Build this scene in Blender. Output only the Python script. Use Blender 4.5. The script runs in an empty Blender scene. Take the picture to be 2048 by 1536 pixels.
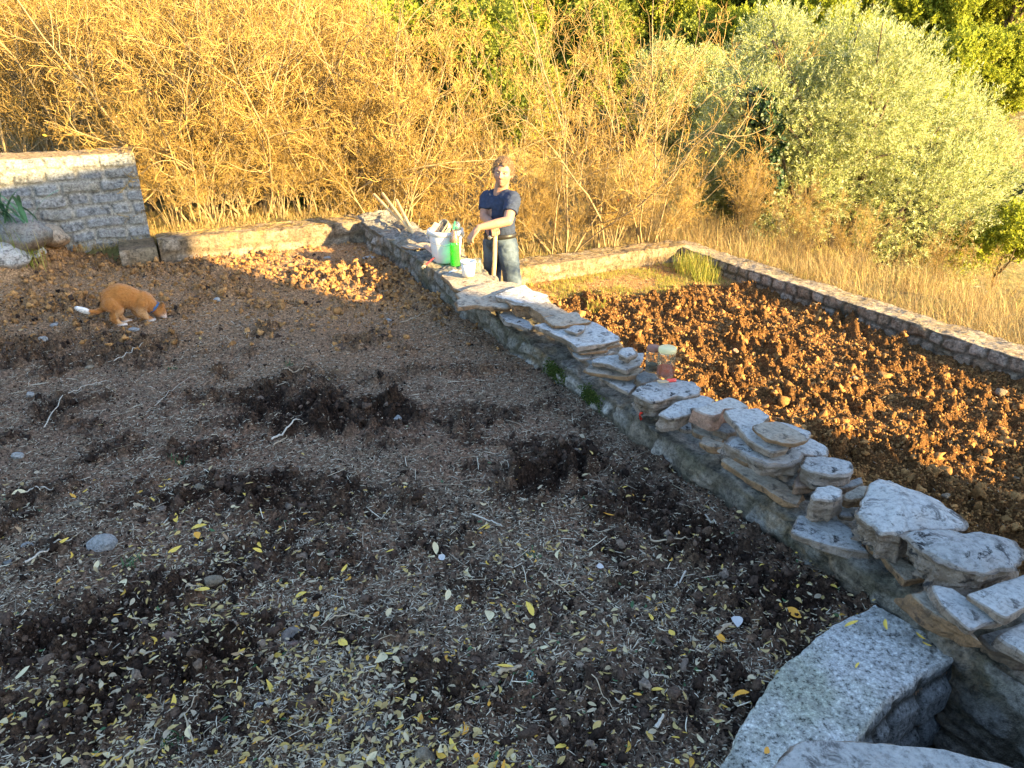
import bpy, bmesh, math, random
import numpy as np
from mathutils import Vector, Matrix
# ------------------------------------------------------------ camera, sky, sun
SC = bpy.context.scene
COL = SC.collection
FPX = 1500.0; PITCH = math.radians(24.3); CAMH = 1.85
cam = bpy.data.cameras.new('camera'); cam_o = bpy.data.objects.new('camera', cam); COL.objects.link(cam_o)
cam.sensor_width = 36; cam.lens = 36*FPX/2048; cam.clip_end = 500; cam.clip_start = 0.02
cam_o.location = (0, 0, CAMH); cam_o.rotation_euler = (math.pi/2-PITCH, 0, 0)
SC.camera = cam_o
SUN = Vector((0.77980372, -0.56212, 0.27554902)).normalized()
w = bpy.data.worlds.new('World'); SC.world = w; w.use_nodes = True
nt = w.node_tree; bg = nt.nodes['Background']
sky = nt.nodes.new('ShaderNodeTexSky'); sky.sky_type = 'NISHITA'; sky.sun_disc = False
sky.sun_elevation = math.asin(SUN.z); sky.sun_rotation = math.atan2(SUN.x, SUN.y)
sky.air_density = 1.0; sky.dust_density = 1.0; sky.ozone_density = 2.0
nt.links.new(sky.outputs[0], bg.inputs[0]); bg.inputs[1].default_value = 0.115
sl = bpy.data.lights.new('sun', 'SUN'); sl.energy = 5.0; sl.angle = math.radians(0.5); sl.color = (1.0, 0.72, 0.30)
so = bpy.data.objects.new('sun', sl); COL.objects.link(so); so.rotation_euler = (-SUN).to_track_quat('-Z', 'Y').to_euler()
so.location = (5, -5, 8)
SC.view_settings.view_transform = 'Standard'; SC.view_settings.look = 'None'
SC.view_settings.gamma = 1; SC.view_settings.use_curve_mapping = False
SC.view_settings.exposure = 2.8
SC.cycles.max_bounces = 5; SC.cycles.transparent_max_bounces = 8
# ------------------------------------------------------------ helpers
rng = np.random.default_rng(7); random.seed(7)
def ray(x, y):
    u = (x-1024)/FPX; v = (768-y)/FPX; c, s = math.cos(PITCH), math.sin(PITCH)
    return np.array([u, c+v*s, -s+v*c])
def U(x, y, z):
    r = ray(x, y); return np.array([0, 0, CAMH]) + r*((z-CAMH)/r[2])
def W(x, y, d):
    r = ray(x, y); return np.array([0, 0, CAMH]) + r*(d/r[1])
_p = np.random.default_rng(3).permutation(256); _p = np.concatenate([_p, _p, _p])
_g = np.random.default_rng(4).normal(size=(256, 3)); _g /= np.linalg.norm(_g, axis=1)[:, None]
def perlin(P):
    P = np.asarray(P, float); I = np.floor(P).astype(int); f = P-I; I &= 255
    u = f*f*f*(f*(f*6-15)+10)
    out = 0
    for dx in (0, 1):
        wx = u[..., 0] if dx else 1-u[..., 0]
        for dy in (0, 1):
            wy = u[..., 1] if dy else 1-u[..., 1]
            for dz in (0, 1):
                wz = u[..., 2] if dz else 1-u[..., 2]
                h = _p[_p[_p[I[..., 0]+dx]+I[..., 1]+dy]+I[..., 2]+dz]
                g = _g[h]
                out = out + wx*wy*wz*(g[..., 0]*(f[..., 0]-dx)+g[..., 1]*(f[..., 1]-dy)+g[..., 2]*(f[..., 2]-dz))
    return out*1.5
def fbm(P, oc=4, ridge=False, gain=.5):
    P = np.asarray(P, float); s = 0; a = 1.0; t = 0
    for k in range(oc):
        n = perlin(P*(2.03**k)+k*17.3)
        s = s + a*(np.abs(n) if ridge else n); t += a; a *= gain
    return s/t
def p3(x, y, z=0.0):
    x = np.asarray(x, float); return np.stack([x, np.broadcast_to(y, x.shape), np.broadcast_to(z, x.shape)], -1)
def sstep(a, b, x):
    t = np.clip((x-a)/(b-a), 0, 1); return t*t*(3-2*t)
def mesh_np(name, V, F, smooth=True, attrs=None):
    me = bpy.data.meshes.new(name)
    V = np.asarray(V, np.float32).reshape(-1, 3)
    F = [np.asarray(f, np.int32) for f in (F if isinstance(F, list) else [F]) if len(f)]
    me.vertices.add(len(V)); me.vertices.foreach_set('co', V.ravel())
    n = sum(len(f) for f in F); li = np.concatenate([f.ravel() for f in F])
    tot = np.concatenate([np.full(len(f), f.shape[1], np.int32) for f in F])
    st = np.concatenate([[0], np.cumsum(tot)[:-1]]).astype(np.int32)
    me.loops.add(len(li)); me.loops.foreach_set('vertex_index', li)
    me.polygons.add(n); me.polygons.foreach_set('loop_start', st); me.polygons.foreach_set('loop_total', tot)
    me.polygons.foreach_set('use_smooth', np.full(n, smooth, bool))
    for k, a in (attrs or {}).items():
        at = me.attributes.new(k, 'FLOAT', 'POINT'); at.data.foreach_set('value', np.asarray(a, np.float32).ravel())
    me.update(calc_edges=True); me.validate()
    return me
def link(name, me, mat=None, parent=None):
    o = bpy.data.objects.new(name, me); COL.objects.link(o)
    if mat is not None and me is not None and len(me.materials) == 0: me.materials.append(mat)
    if parent is not None: o.parent = parent
    return o
def tag(o, label=None, cat=None, group=None, kind=None):
    if label: o['label'] = label
    if cat: o['category'] = cat
    if group: o['group'] = group
    if kind: o['kind'] = kind
    return o
def thing(name, label, cat, loc=(0, 0, 0), rz=0, group=None):
    o = bpy.data.objects.new(name, None); COL.objects.link(o); o.location = tuple(loc); o.rotation_euler = (0, 0, rz)
    o.empty_display_size = .1
    return tag(o, label, cat, group)
def copy_tree(o, parent=None):
    c = o.copy(); COL.objects.link(c); c.parent = parent
    for ch in list(o.children): copy_tree(ch, c)
    return c
def gridfaces(nu, nv, closed_v=False):
    i = np.arange(nu-1)[:, None]; j = np.arange(nv if closed_v else nv-1)[None, :]; j2 = (j+1) % nv
    return np.stack([i*nv+j, (i+1)*nv+j, (i+1)*nv+j2, i*nv+j2], -1).reshape(-1, 4)
def ico(sub):
    bm = bmesh.new(); bmesh.ops.create_icosphere(bm, subdivisions=sub, radius=1)
    V = np.array([v.co[:] for v in bm.verts]); F = np.array([[v.index for v in f.verts] for f in bm.faces]); bm.free(); return V, F
def rotmats(n, r=rng, tilt=None, up=True):
    """random rotations; tilt: max tilt from vertical (rad)"""
    if tilt is None:
        q = r.normal(size=(n, 4)); q /= np.linalg.norm(q, axis=1)[:, None]
    else:
        a = r.uniform(0, 2*np.pi, n); t = r.uniform(-tilt, tilt, n); ax = r.uniform(0, 2*np.pi, n)
        q1 = np.stack([np.cos(a/2), 0*a, 0*a, np.sin(a/2)], 1)
        q2 = np.stack([np.cos(t/2), np.sin(t/2)*np.cos(ax), np.sin(t/2)*np.sin(ax), 0*t], 1)
        w1, x1, y1, z1 = q2.T; w2, x2, y2, z2 = q1.T
        q = np.stack([w1*w2-x1*x2-y1*y2-z1*z2, w1*x2+x1*w2+y1*z2-z1*y2, w1*y2-x1*z2+y1*w2+z1*x2, w1*z2+x1*y2-y1*x2+z1*w2], 1)
    w_, x, y, z = q.T
    return np.stack([1-2*(y*y+z*z), 2*(x*y-z*w_), 2*(x*z+y*w_), 2*(x*y+z*w_), 1-2*(x*x+z*z), 2*(y*z-x*w_), 2*(x*z-y*w_), 2*(y*z+x*w_), 1-2*(x*x+y*y)], 1).reshape(-1, 3, 3)
def frames(D, r=rng):
    """rotation matrices whose x axis is D, random roll"""
    D = D/np.linalg.norm(D, axis=1)[:, None]
    h = r.normal(size=D.shape); y = np.cross(D, h); y /= np.linalg.norm(y, axis=1)[:, None]
    z = np.cross(D, y); return np.stack([D, y, z], 2)
def scatter(bases, R, S, T, r=rng):
    """merge copies of base meshes; bases list of (V,F); R n*3*3, S n or n*3, T n*3"""
    n = len(T); S = np.asarray(S, float); S = S[:, None]*np.ones(3) if S.ndim == 1 else S
    k = r.integers(0, len(bases), n); VV = []; FF = []; off = 0
    for b, (V, F) in enumerate(bases):
        s = np.where(k == b)[0]
        if not len(s): continue
        P = np.einsum('nij,nvj->nvi', R[s], V[None]*S[s][:, None, :]) + T[s][:, None, :]
        f = F[None]+(np.arange(len(s))*len(V))[:, None, None]+off
        VV.append(P.reshape(-1, 3)); FF.append(f.reshape(-1, F.shape[1])); off += P.shape[0]*P.shape[1]
    V = np.concatenate(VV)
    by = {}
    for f in FF: by.setdefault(f.shape[1], []).append(f)
    return V, [np.concatenate(v) for v in by.values()]
def tubes(lines, sides=3):
    """lines: list of (P k*3, R k) -> merged tubes"""
    VV = []; FF = []; off = 0; ang = np.arange(sides)*2*np.pi/sides
    for P, Rr in lines:
        P = np.asarray(P, float); k = len(P); Rr = np.broadcast_to(Rr, (k,))
        d = np.gradient(P, axis=0); d /= np.linalg.norm(d, axis=1)[:, None]+1e-9
        h = np.array([0.31, 0.2, 1.0]) if abs(d[0, 2]) < .8 else np.array([1.0, .2, .1])
        a = np.cross(d, h); a /= np.linalg.norm(a, axis=1)[:, None]+1e-9; b = np.cross(d, a)
        V = P[:, None]+Rr[:, None, None]*(np.cos(ang)[None, :, None]*a[:, None]+np.sin(ang)[None, :, None]*b[:, None])
        VV.append(V.reshape(-1, 3)); FF.append(gridfaces(k, sides, True)+off); off += k*sides
    return np.concatenate(VV), np.concatenate(FF)
def lathe(prof, n=32, cap=True):
    prof = np.asarray(prof, float); a = np.arange(n)*2*np.pi/n
    V = np.stack([prof[:, 0, None]*np.cos(a), prof[:, 0, None]*np.sin(a), prof[:, 1, None]+0*a], -1).reshape(-1, 3)
    F = gridfaces(len(prof), n, True)[:, ::-1]
    return V, F
def closed_lathe(prof, n=32):
    V, F = lathe(prof, n); k = len(prof)
    return V, [F]
def join(parts):
    VV = []; by = {}; off = 0
    for V, F in parts:
        V = np.asarray(V, float).reshape(-1, 3); VV.append(V)
        for f in (F if isinstance(F, list) else [F]):
            f = np.asarray(f); by.setdefault(f.shape[1], []).append(f+off)
        off += len(V)
    return np.concatenate(VV), [np.concatenate(v) for v in by.values()]
def inpoly(x, y, poly):
    x = np.asarray(x); y = np.asarray(y); c = np.zeros(np.broadcast(x, y).shape, bool); n = len(poly)
    for i in range(n):
        x1, y1 = poly[i][:2]; x2, y2 = poly[(i+1) % n][:2]
        m = ((y1 > y) != (y2 > y)) & (x < (x2-x1)*(y-y1)/((y2-y1) if y2 != y1 else 1e-9)+x1); c ^= m
    return c
# ------------------------------------------------------------ material helpers
class NT:
    def __init__(s, name, rough=.85, spec=.25):
        s.m = bpy.data.materials.new(name); s.m.use_nodes = True; s.t = s.m.node_tree; s.n = s.t.nodes; s.l = s.t.links
        s.b = s.n['Principled BSDF']; s.b.inputs['Roughness'].default_value = rough; s.b.inputs['Specular IOR Level'].default_value = spec
        s._c = None
    def new(s, t, **kw):
        q = s.n.new(t)
        for k, v in kw.items(): setattr(q, k, v)
        return q
    def set(s, sock, v):
        if isinstance(v, bpy.types.NodeSocket): s.l.new(v, sock)
        elif isinstance(v, (tuple, list)): sock.default_value = (*v, 1) if len(v) == 3 and sock.type == 'RGBA' else v
        else: sock.default_value = v
    def co(s):
        if s._c is None: s._c = s.new('ShaderNodeTexCoord').outputs['Object']
        return s._c
    def noise(s, scale, detail=5, rough=.6, dist=0, vec=None, out='Fac'):
        q = s.new('ShaderNodeTexNoise'); q.inputs['Scale'].default_value = scale; q.inputs['Detail'].default_value = detail
        q.inputs['Roughness'].default_value = rough; q.inputs['Distortion'].default_value = dist
        s.l.new(vec or s.co(), q.inputs['Vector']); return q.outputs[out]
    def voro(s, scale, feature='F1', out='Distance', vec=None):
        q = s.new('ShaderNodeTexVoronoi', feature=feature); q.inputs['Scale'].default_value = scale
        s.l.new(vec or s.co(), q.inputs['Vector']); return q.outputs[out]
    def attr(s, name, out='Fac'):
        q = s.new('ShaderNodeAttribute'); q.attribute_name = name; return q.outputs[out]
    def island(s): return s.new('ShaderNodeNewGeometry').outputs['Random Per Island']
    def objrand(s): return s.new('ShaderNodeObjectInfo').outputs['Random']
    def ramp(s, fac, stops, interp='LINEAR'):
        q = s.new('ShaderNodeValToRGB'); q.color_ramp.interpolation = interp; e = q.color_ramp.elements
        while len(e) < len(stops): e.new(.5)
        for el, (p, c) in zip(e, stops):
            el.position = p; el.color = (*c, 1) if not isinstance(c, (int, float)) else (c, c, c, 1)
        s.set(q.inputs[0], fac); return q.outputs[0]
    def mix(s, fac, a, b, mode='MIX'):
        q = s.new('ShaderNodeMix', data_type='RGBA', blend_type=mode); s.set(q.inputs[0], fac); s.set(q.inputs[6], a); s.set(q.inputs[7], b); return q.outputs[2]
    def math(s, op, a, b=0.0, c=0.0):
        q = s.new('ShaderNodeMath', operation=op); s.set(q.inputs[0], a); s.set(q.inputs[1], b)
        if op in ('MULTIPLY_ADD',): s.set(q.inputs[2], c)
        return q.outputs[0]
    def col(s, c): s.set(s.b.inputs['Base Color'], c); return s
    def bump(s, h, strength=.5, dist=.01):
        q = s.new('ShaderNodeBump'); q.inputs['Strength'].default_value = strength; q.inputs['Distance'].default_value = dist
        s.set(q.inputs['Height'], h); s.l.new(q.outputs[0], s.b.inputs['Normal']); return s
def simple(name, c, rough=.7, spec=.3, var=.15, scale=30, bump=0, metal=0):
    k = NT(name, rough, spec)
    n = k.noise(scale, 4)
    c2 = tuple(max(0, x*(1-var)) for x in c); c3 = tuple(min(1, x*(1+var)) for x in c)
    k.col(k.ramp(n, [(.3, c2), (.7, c3)]))
    k.b.inputs['Metallic'].default_value = metal
    if bump: k.bump(n, bump, .01)
    return k.m
def islandmat(name, stops, rough=.8, spec=.2, trans=0):
    k = NT(name, rough, spec); c = k.ramp(k.island(), stops)
    n = k.noise(40, 3); c = k.mix(.35, c, k.mix(1.0, c, k.ramp(n, [(.3, .45), (.7, 1.25)]), 'MULTIPLY')); k.col(c)
    if trans:
        tr = k.new('ShaderNodeBsdfTranslucent'); k.set(tr.inputs[0], c); mx = k.new('ShaderNodeMixShader'); mx.inputs[0].default_value = trans
        k.l.new(k.b.outputs[0], mx.inputs[1]); k.l.new(tr.outputs[0], mx.inputs[2]); k.l.new(mx.outputs[0], k.n['Material Output'].inputs[0])
    return k.m
# ------------------------------------------------------------ layout frame of the terraces
_L = math.hypot(.51, 1); DW = np.array([.51/_L, -1/_L]); DN = np.array([1/_L, .51/_L])   # along the long walls (towards camera), across to the right
LW = -.72                                                                   # lower terrace level
MB = np.array([-1.55, 7.70])                                                # far left corner of the long wall at soil level
def mainx(y): return -1.55+(7.70-np.asarray(y, float))*.516
def wl(u, v, z=None):                                                        # wall frame -> world
    p = MB+DW*u+DN*v; return p if z is None else np.array([p[0], p[1], z])
OUT = [U(x, y, .05)[:2] for x, y in [(1745,1212),(1660,1252),(1600,1300),(1540,1360),(1500,1420),(1465,1490),(1440,1536),(1425,1640),(1440,1760)]]
INN = [U(x, y, .05)[:2] for x, y in [(1920,1310),(1880,1335),(1830,1365),(1770,1410),(1715,1480),(1690,1530),(1660,1640),(1680,1760)]]
# ------------------------------------------------------------ soil
PATCH = [(640,830,.55,.22,1),(560,790,.4,.2,.8),(700,760,.3,.15,.6),(480,985,.5,.16,.8),(700,1010,.45,.15,.7),(560,1110,.3,.1,.6),(230,1290,.45,.2,.9),(330,1210,.2,.15,.8),(130,1420,.3,.15,.8),
         (700,1260,.22,.12,.9),(440,1170,.3,.1,.6),(1110,940,.35,.25,.9),(1250,1010,.4,.2,.8),(1500,1180,.45,.25,.8),(1400,1080,.4,.25,.8),(920,740,.25,.12,.5),(120,700,.8,.3,.7),(60,620,.7,.3,.7),
         (300,530,1.2,.35,.8),(480,560,.6,.3,.4),(720,560,.5,.5,.9),(850,580,.5,.5,.6),(980,1170,.2,.1,.5),(1150,1230,.18,.09,.6),(520,1450,.3,.1,.5),(880,1420,.2,.1,.3),(1200,1400,.4,.15,.45),(620,1130,.25,.1,.6),(1330,900,.2,.25,.6)]
PW = [(U(a, b, 0)[:2], r1, r2, s) for a, b, r1, r2, s in PATCH]
def till(x, y):
    m = 0*x
    for c, r1, r2, s in PW:
        d = np.sqrt(((x-c[0])/(r1*1.25))**2+((y-c[1])/(r2*1.3))**2); m = np.maximum(m, s*(1-sstep(.35, 1.3, d+.5*perlin(p3(x*4, y*4, c[0]))+.35*perlin(p3(x*11, y*11, c[1])))))
    n = fbm(p3(x*2.6, y*2.6, 11), 4); return np.maximum(m*(1-.5*sstep(.1, -.35, n)), .62*sstep(.02, .32, n))
def upz(x, y, fine=True):
    m = till(x, y)
    z = .018*fbm(p3(x*1.3, y*1.3), 3)-.004
    bil = fbm(p3(x*9, y*9, 2), 5, True, .6)
    z = z+m*(.02+.34*(bil-.22))+m*.02*fbm(p3(x*5, y*5, 21), 2)+(1-m*.5)*(.024*fbm(p3(x*14, y*14, 5), 4)+.020*(fbm(p3(x*42, y*42, 7), 3, True)-.2))
    left = sstep(.5, 1.6, -x-3.0+.2*y*0)
    z = z+.06*sstep(-3.3, -5, x)*sstep(5.8, 7.0, y)+.24*sstep(-3.95, -4.45, x)*sstep(6.0, 6.5, y+.15*perlin(p3(x*3, y*3)))                           # soil heaped towards the left stone wall
    return z
def soil_material(name, dark, mid, pale, pale2):
    k = NT(name, .95, .12)
    t = k.attr('till'); n1 = k.noise(6, 8, .7); n2 = k.noise(60, 6, .7); n3 = k.noise(1.1, 4, .6)
    c = k.mix(n1, mid, pale); c = k.mix(k.ramp(n3, [(.42, 0), (.62, 1)]), c, pale2)
    tt = k.ramp(k.math('ADD', t, k.math('MULTIPLY', k.math('SUBTRACT', n1, .5), 1.3)), [(.15, 0), (.85, 1)])
    c = k.mix(tt, c, dark)
    c = k.mix(k.math('MULTIPLY', k.attr('dry'), .75), c, k.mix(n1, (.32, .175, .085), (.54, .31, .14)))  # drier far soil, also made paler and more orange to brighten the sunlit strip
    c = k.mix(1.0, c, k.ramp(n2, [(.34, .30), (.5, .9), (.66, 2.0)]), 'MULTIPLY')
    sp = k.voro(150); c = k.mix(k.ramp(sp, [(.08, .5), (.2, 0)]), c, (.25, .2, .15))
    k.col(c); k.bump(k.math('ADD', n2, k.math('MULTIPLY', k.noise(220, 4, .7), .5)), 1.0, .022)
    return k.m
M_soil = soil_material('garden_soil', (.038, .022, .014), (.135, .083, .052), (.29, .198, .132), (.22, .128, .08))
M_clod = NT('soil_clods', .95, .1)
_c = M_clod.ramp(M_clod.island(), [(0, (.016, .010, .007)), (.5, (.048, .030, .021)), (.93, (.10, .066, .047)), (1, (.22, .17, .13))]); M_clod.col(M_clod.mix(1.0, _c, M_clod.ramp(M_clod.noise(90, 5), [(.3, .5), (.7, 1.5)]), 'MULTIPLY'))
M_clod.bump(M_clod.noise(160, 5, .7), .8, .008); M_clod = M_clod.m
ny, nx = 820, 1050
ys = .55*(8.05/.55)**np.linspace(0, 1, ny)
s = np.linspace(0, 1, nx)
xr = mainx(ys)+.2; xl = -np.maximum(2.2, 1.25*ys)
X = xl[:, None]+(xr-xl)[:, None]*s[None]; Y = np.broadcast_to(ys[:, None], X.shape)
# follow the far wall so the bed ends under it
cross = (X-MB[0])*DW[0]+(Y-MB[1])*DW[1]
Z = upz(X, Y)
pit = inpoly(X, Y, [wl(9.5, .1), wl(4.8, .1)]+INN+[(1.0, .4)]) | inpoly(X, Y, INN+[(INN[-1][0]+.8, INN[-1][1]-.3), (2.6, 1.2), (1.75, 1.9)])
Z = np.where(pit, -.62, Z)
vv = (X-MB[0])*DN[0]+(Y-MB[1])*DN[1]; Z = np.where(cross < np.where(vv > -2.15, -.12, -.62), -.3, Z)
tag(link('upper_terrace_soil', mesh_np('upper_terrace_soil', np.stack([X, Y, Z], -1), gridfaces(ny, nx), True, {'till': till(X, Y), 'dry': sstep(3.6, 6.4, Y+.5*perlin(p3(X*1.5, Y*1.5, 3)))}), M_soil), kind='structure')  # dry mask: drier far end plus the painted sunlit boost
# lower terrace
RW0 = np.array([2.52, 9.47])                                               # far corner of right wall, near face at soil
def rightx(y): return 2.19+(9.55-np.asarray(y, float))*.507
def turned(x, y):
    g = sstep(.0, .5, -(y-(8.05+.28*x))+.35*perlin(p3(x*2, y*2, 9)))        # far strip stays grassy
    e = sstep(.05, .45, (x-(mainx(y)+.42))*.89+.1*perlin(p3(x*3, y*3, 4)))
    return g*(.35+.65*e)
def loz(x, y):
    m = turned(x, y); b = fbm(p3(x*6.5, y*6.5, 3), 5, True, .62)
    return LW+.02*fbm(p3(x*1.2, y*1.2, 8), 3)+m*(.5+.9*sstep(-.3, .35, fbm(p3(x*1.9, y*1.9, 13), 3)))*(.015+.33*(b-.2))+(1-m)*.015*fbm(p3(x*12, y*12), 4)
ny, nx = 720, 620
ys = 1.2*(10.2/1.2)**np.linspace(0, 1, ny); s = np.linspace(0, 1, nx)
xl = mainx(ys)+.25; xr = rightx(ys)+.1
X = xl[:, None]+(xr-xl)[:, None]*s[None]; Y = np.broadcast_to(ys[:, None], X.shape); Z = loz(X, Y)
cr2 = (X-1.77)*DW[0]+(Y-9.4)*DW[1]; Z = np.where(cr2 < -.1, LW-.1, Z)
M_lsoil = soil_material('turned_red_soil', (.16, .078, .028), (.32, .175, .065), (.40, .25, .105), (.30, .155, .055))
tag(link('lower_terrace_soil', mesh_np('lower_terrace_soil', np.stack([X, Y, Z], -1), gridfaces(ny, nx), True, {'till': turned(X, Y)}), M_lsoil), kind='structure')
# crumbs and clods
def lumps(sub, seed):
    V, F = ico(sub); n = 1+.9*perlin(V*1.5+seed)+.5*perlin(V*3.3+seed*2); R_ = np.random.default_rng(int(seed*10)); V = V*n[:, None]
    D = R_.normal(size=(7, 3)); D /= np.linalg.norm(D, axis=1)[:, None]; o_ = np.maximum(V@D.T-R_.uniform(.45, .8, 7), 0); return V-(o_[:, :, None]*D[None]).sum(1)*.8, F
L2 = [lumps(2, k*3.1) for k in range(5)]; L1 = [lumps(1, k*2.3) for k in range(4)]
def crumbs(n, samp, dens, zf, smin, smax, pw, bases, sink=.2):
    P = []
    while sum(len(p) for p in P) < n:
        x, y = samp(n); k = dens(x, y) > rng.random(len(x)); P.append(np.stack([x[k], y[k]], 1))
    P = np.concatenate(P)[:n]; s = smin+(smax-smin)*rng.random(n)**pw
    T = np.column_stack([P, zf(P[:, 0], P[:, 1])+s*(.5-sink)])
    return scatter(bases, rotmats(n), s[:, None]*rng.uniform(.7, 1.2, (n, 3)), T)
def samp_up(n):
    y = .75*(7.6/.75)**rng.random(n); x = rng.uniform(-1, 1, n)*(y*.8+.8)-.35*y; k = (x < mainx(y)-.02)
    k &= ~inpoly(x, y, [wl(9.5, .1), wl(6.2, .1)]+OUT)
    return x[k], y[k]
def samp_lo(n):
    y = 1.6*(9.3/1.6)**rng.random(n); x = mainx(y)+.42+rng.random(n)*(rightx(y)-mainx(y)-.46); k = (x < rightx(y)-.02); return x[k], y[k]
V, F = join([crumbs(12000, samp_up, lambda x, y: .03+till(x, y)**1.6, upz, .004, .028, 4.5, L2, .6), crumbs(120000, samp_up, lambda x, y: till(x, y)*.7+.35, upz, .0015, .0085, 2.6, L1)])
tag(link('soil_crumbs', mesh_np('soil_crumbs', V, F), M_clod), 'dark loose clods and crumbs over the dug patches of the upper bed', 'soil clods', kind='stuff')
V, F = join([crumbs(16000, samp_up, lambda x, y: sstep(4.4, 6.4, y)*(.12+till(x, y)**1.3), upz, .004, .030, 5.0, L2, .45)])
M_dry_sunlit = NT('dry_sunlit_clods', .95, .1); _c = M_dry_sunlit.mix(M_dry_sunlit.island(), (.22, .11, .042), (.44, .23, .085)); M_dry_sunlit.col(M_dry_sunlit.mix(1.0, _c, M_dry_sunlit.ramp(M_dry_sunlit.noise(80, 5), [(.3, .5), (.7, 1.4)]), 'MULTIPLY')); M_dry_sunlit.bump(M_dry_sunlit.noise(140, 5, .7), .8, .01)  # dry clods, colour pushed towards orange to strengthen the sunlit strip
tag(link('dry_sunlit_crumbs', mesh_np('dry_sunlit_crumbs', V, F), M_dry_sunlit.m), 'clods on the far dry part of the upper bed, coloured brighter for a sunlit look', 'soil clods', kind='stuff')
M_clod2 = NT('red_soil_clods', .95, .1); _c = M_clod2.mix(M_clod2.island(), (.20, .10, .034), (.38, .205, .075)); M_clod2.col(M_clod2.mix(1.0, _c, M_clod2.ramp(M_clod2.noise(70, 5), [(.3, .6), (.7, 1.35)]), 'MULTIPLY'))
M_clod2.bump(M_clod2.noise(120, 5, .7), .8, .01); M_clod2 = M_clod2.m
V, F = join([crumbs(12000, samp_lo, lambda x, y: turned(x, y)*sstep(-.02, .06, loz(x, y)-LW+.01)+.02, loz, .006, .050, 5.0, L2, .8), crumbs(110000, samp_lo, lambda x, y: turned(x, y)*.9+.15, loz, .003, .015, 2.4, L1)])
tag(link('clods', mesh_np('clods', V, F), M_clod2), 'reddish turned clods of soil covering the lower bed', 'soil clods', kind='stuff')
# ------------------------------------------------------------ masonry
def masonry_mat(name, mortar, stones, cap, moss=(.05, .06, .02), mossy=.3, orange=(.35, .2, .08), orangy=.2):
    k = NT(name, .9, .2)
    st = k.attr('stone'); rn = k.attr('rnd'); tp = k.attr('top'); n1 = k.noise(9, 7, .65); n2 = k.noise(55, 6, .7); n3 = k.noise(2.2, 5, .6)
    c = k.ramp(rn, stones); c = k.mix(k.ramp(n1, [(.35, 0), (.75, .6)]), c, tuple(x*1.45 for x in stones[0][1]))
    m = k.mix(n1, mortar, tuple(x*.6 for x in mortar)); c = k.mix(st, m, c)
    c = k.mix(tp, c, k.mix(n1, cap, tuple(x*.72 for x in cap)))
    c = k.mix(k.ramp(n3, [(.5, 0), (.66, mossy)]), c, moss); c = k.mix(k.ramp(k.noise(3.1, 6, .7, vec=None), [(.54, 0), (.7, orangy)]), c, orange)
    c = k.mix(1.0, c, k.ramp(k.noise(19, 8, .75, .4), [(.36, .38), (.5, 1.0), (.66, 1.35)]), 'MULTIPLY')
    c = k.mix(1.0, c, k.ramp(n2, [(.3, .4), (.5, 1.0), (.7, 1.45)]), 'MULTIPLY')
    k.col(c); k.bump(k.math('ADD', n2, k.noise(170, 4)), .9, .016); return k.m
def brick_pattern(u, v, h, bw, seed, warp=.02):
    v = v+warp*perlin(p3(u*3.1, v*2, seed)); u = u+warp*perlin(p3(u*2, v*5, seed+9))
    hh = lambda i, j: (np.sin(i*127.1+j*311.7+seed*74.7)*43758.5453) % 1
    i = np.floor(v/h); fv = v/h-i; uu = u/bw+hh(i, 0.5)*3
    j = np.floor(uu); b0 = lambda j: j+.42*(hh(i, j)-.5)
    j = np.where(uu < b0(j), j-1, j); j = np.where(uu >= b0(j+1), j+1, j)
    du = np.minimum(uu-b0(j), b0(j+1)-uu)*bw; dv = np.minimum(fv, 1-fv)*h
    r = .35*np.minimum(h, bw); d = np.where((du < r) & (dv < r), r-np.sqrt((r-du)**2+(r-dv)**2), np.minimum(du, dv))
    return d, hh(i*3.3, j*1.7)
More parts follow.
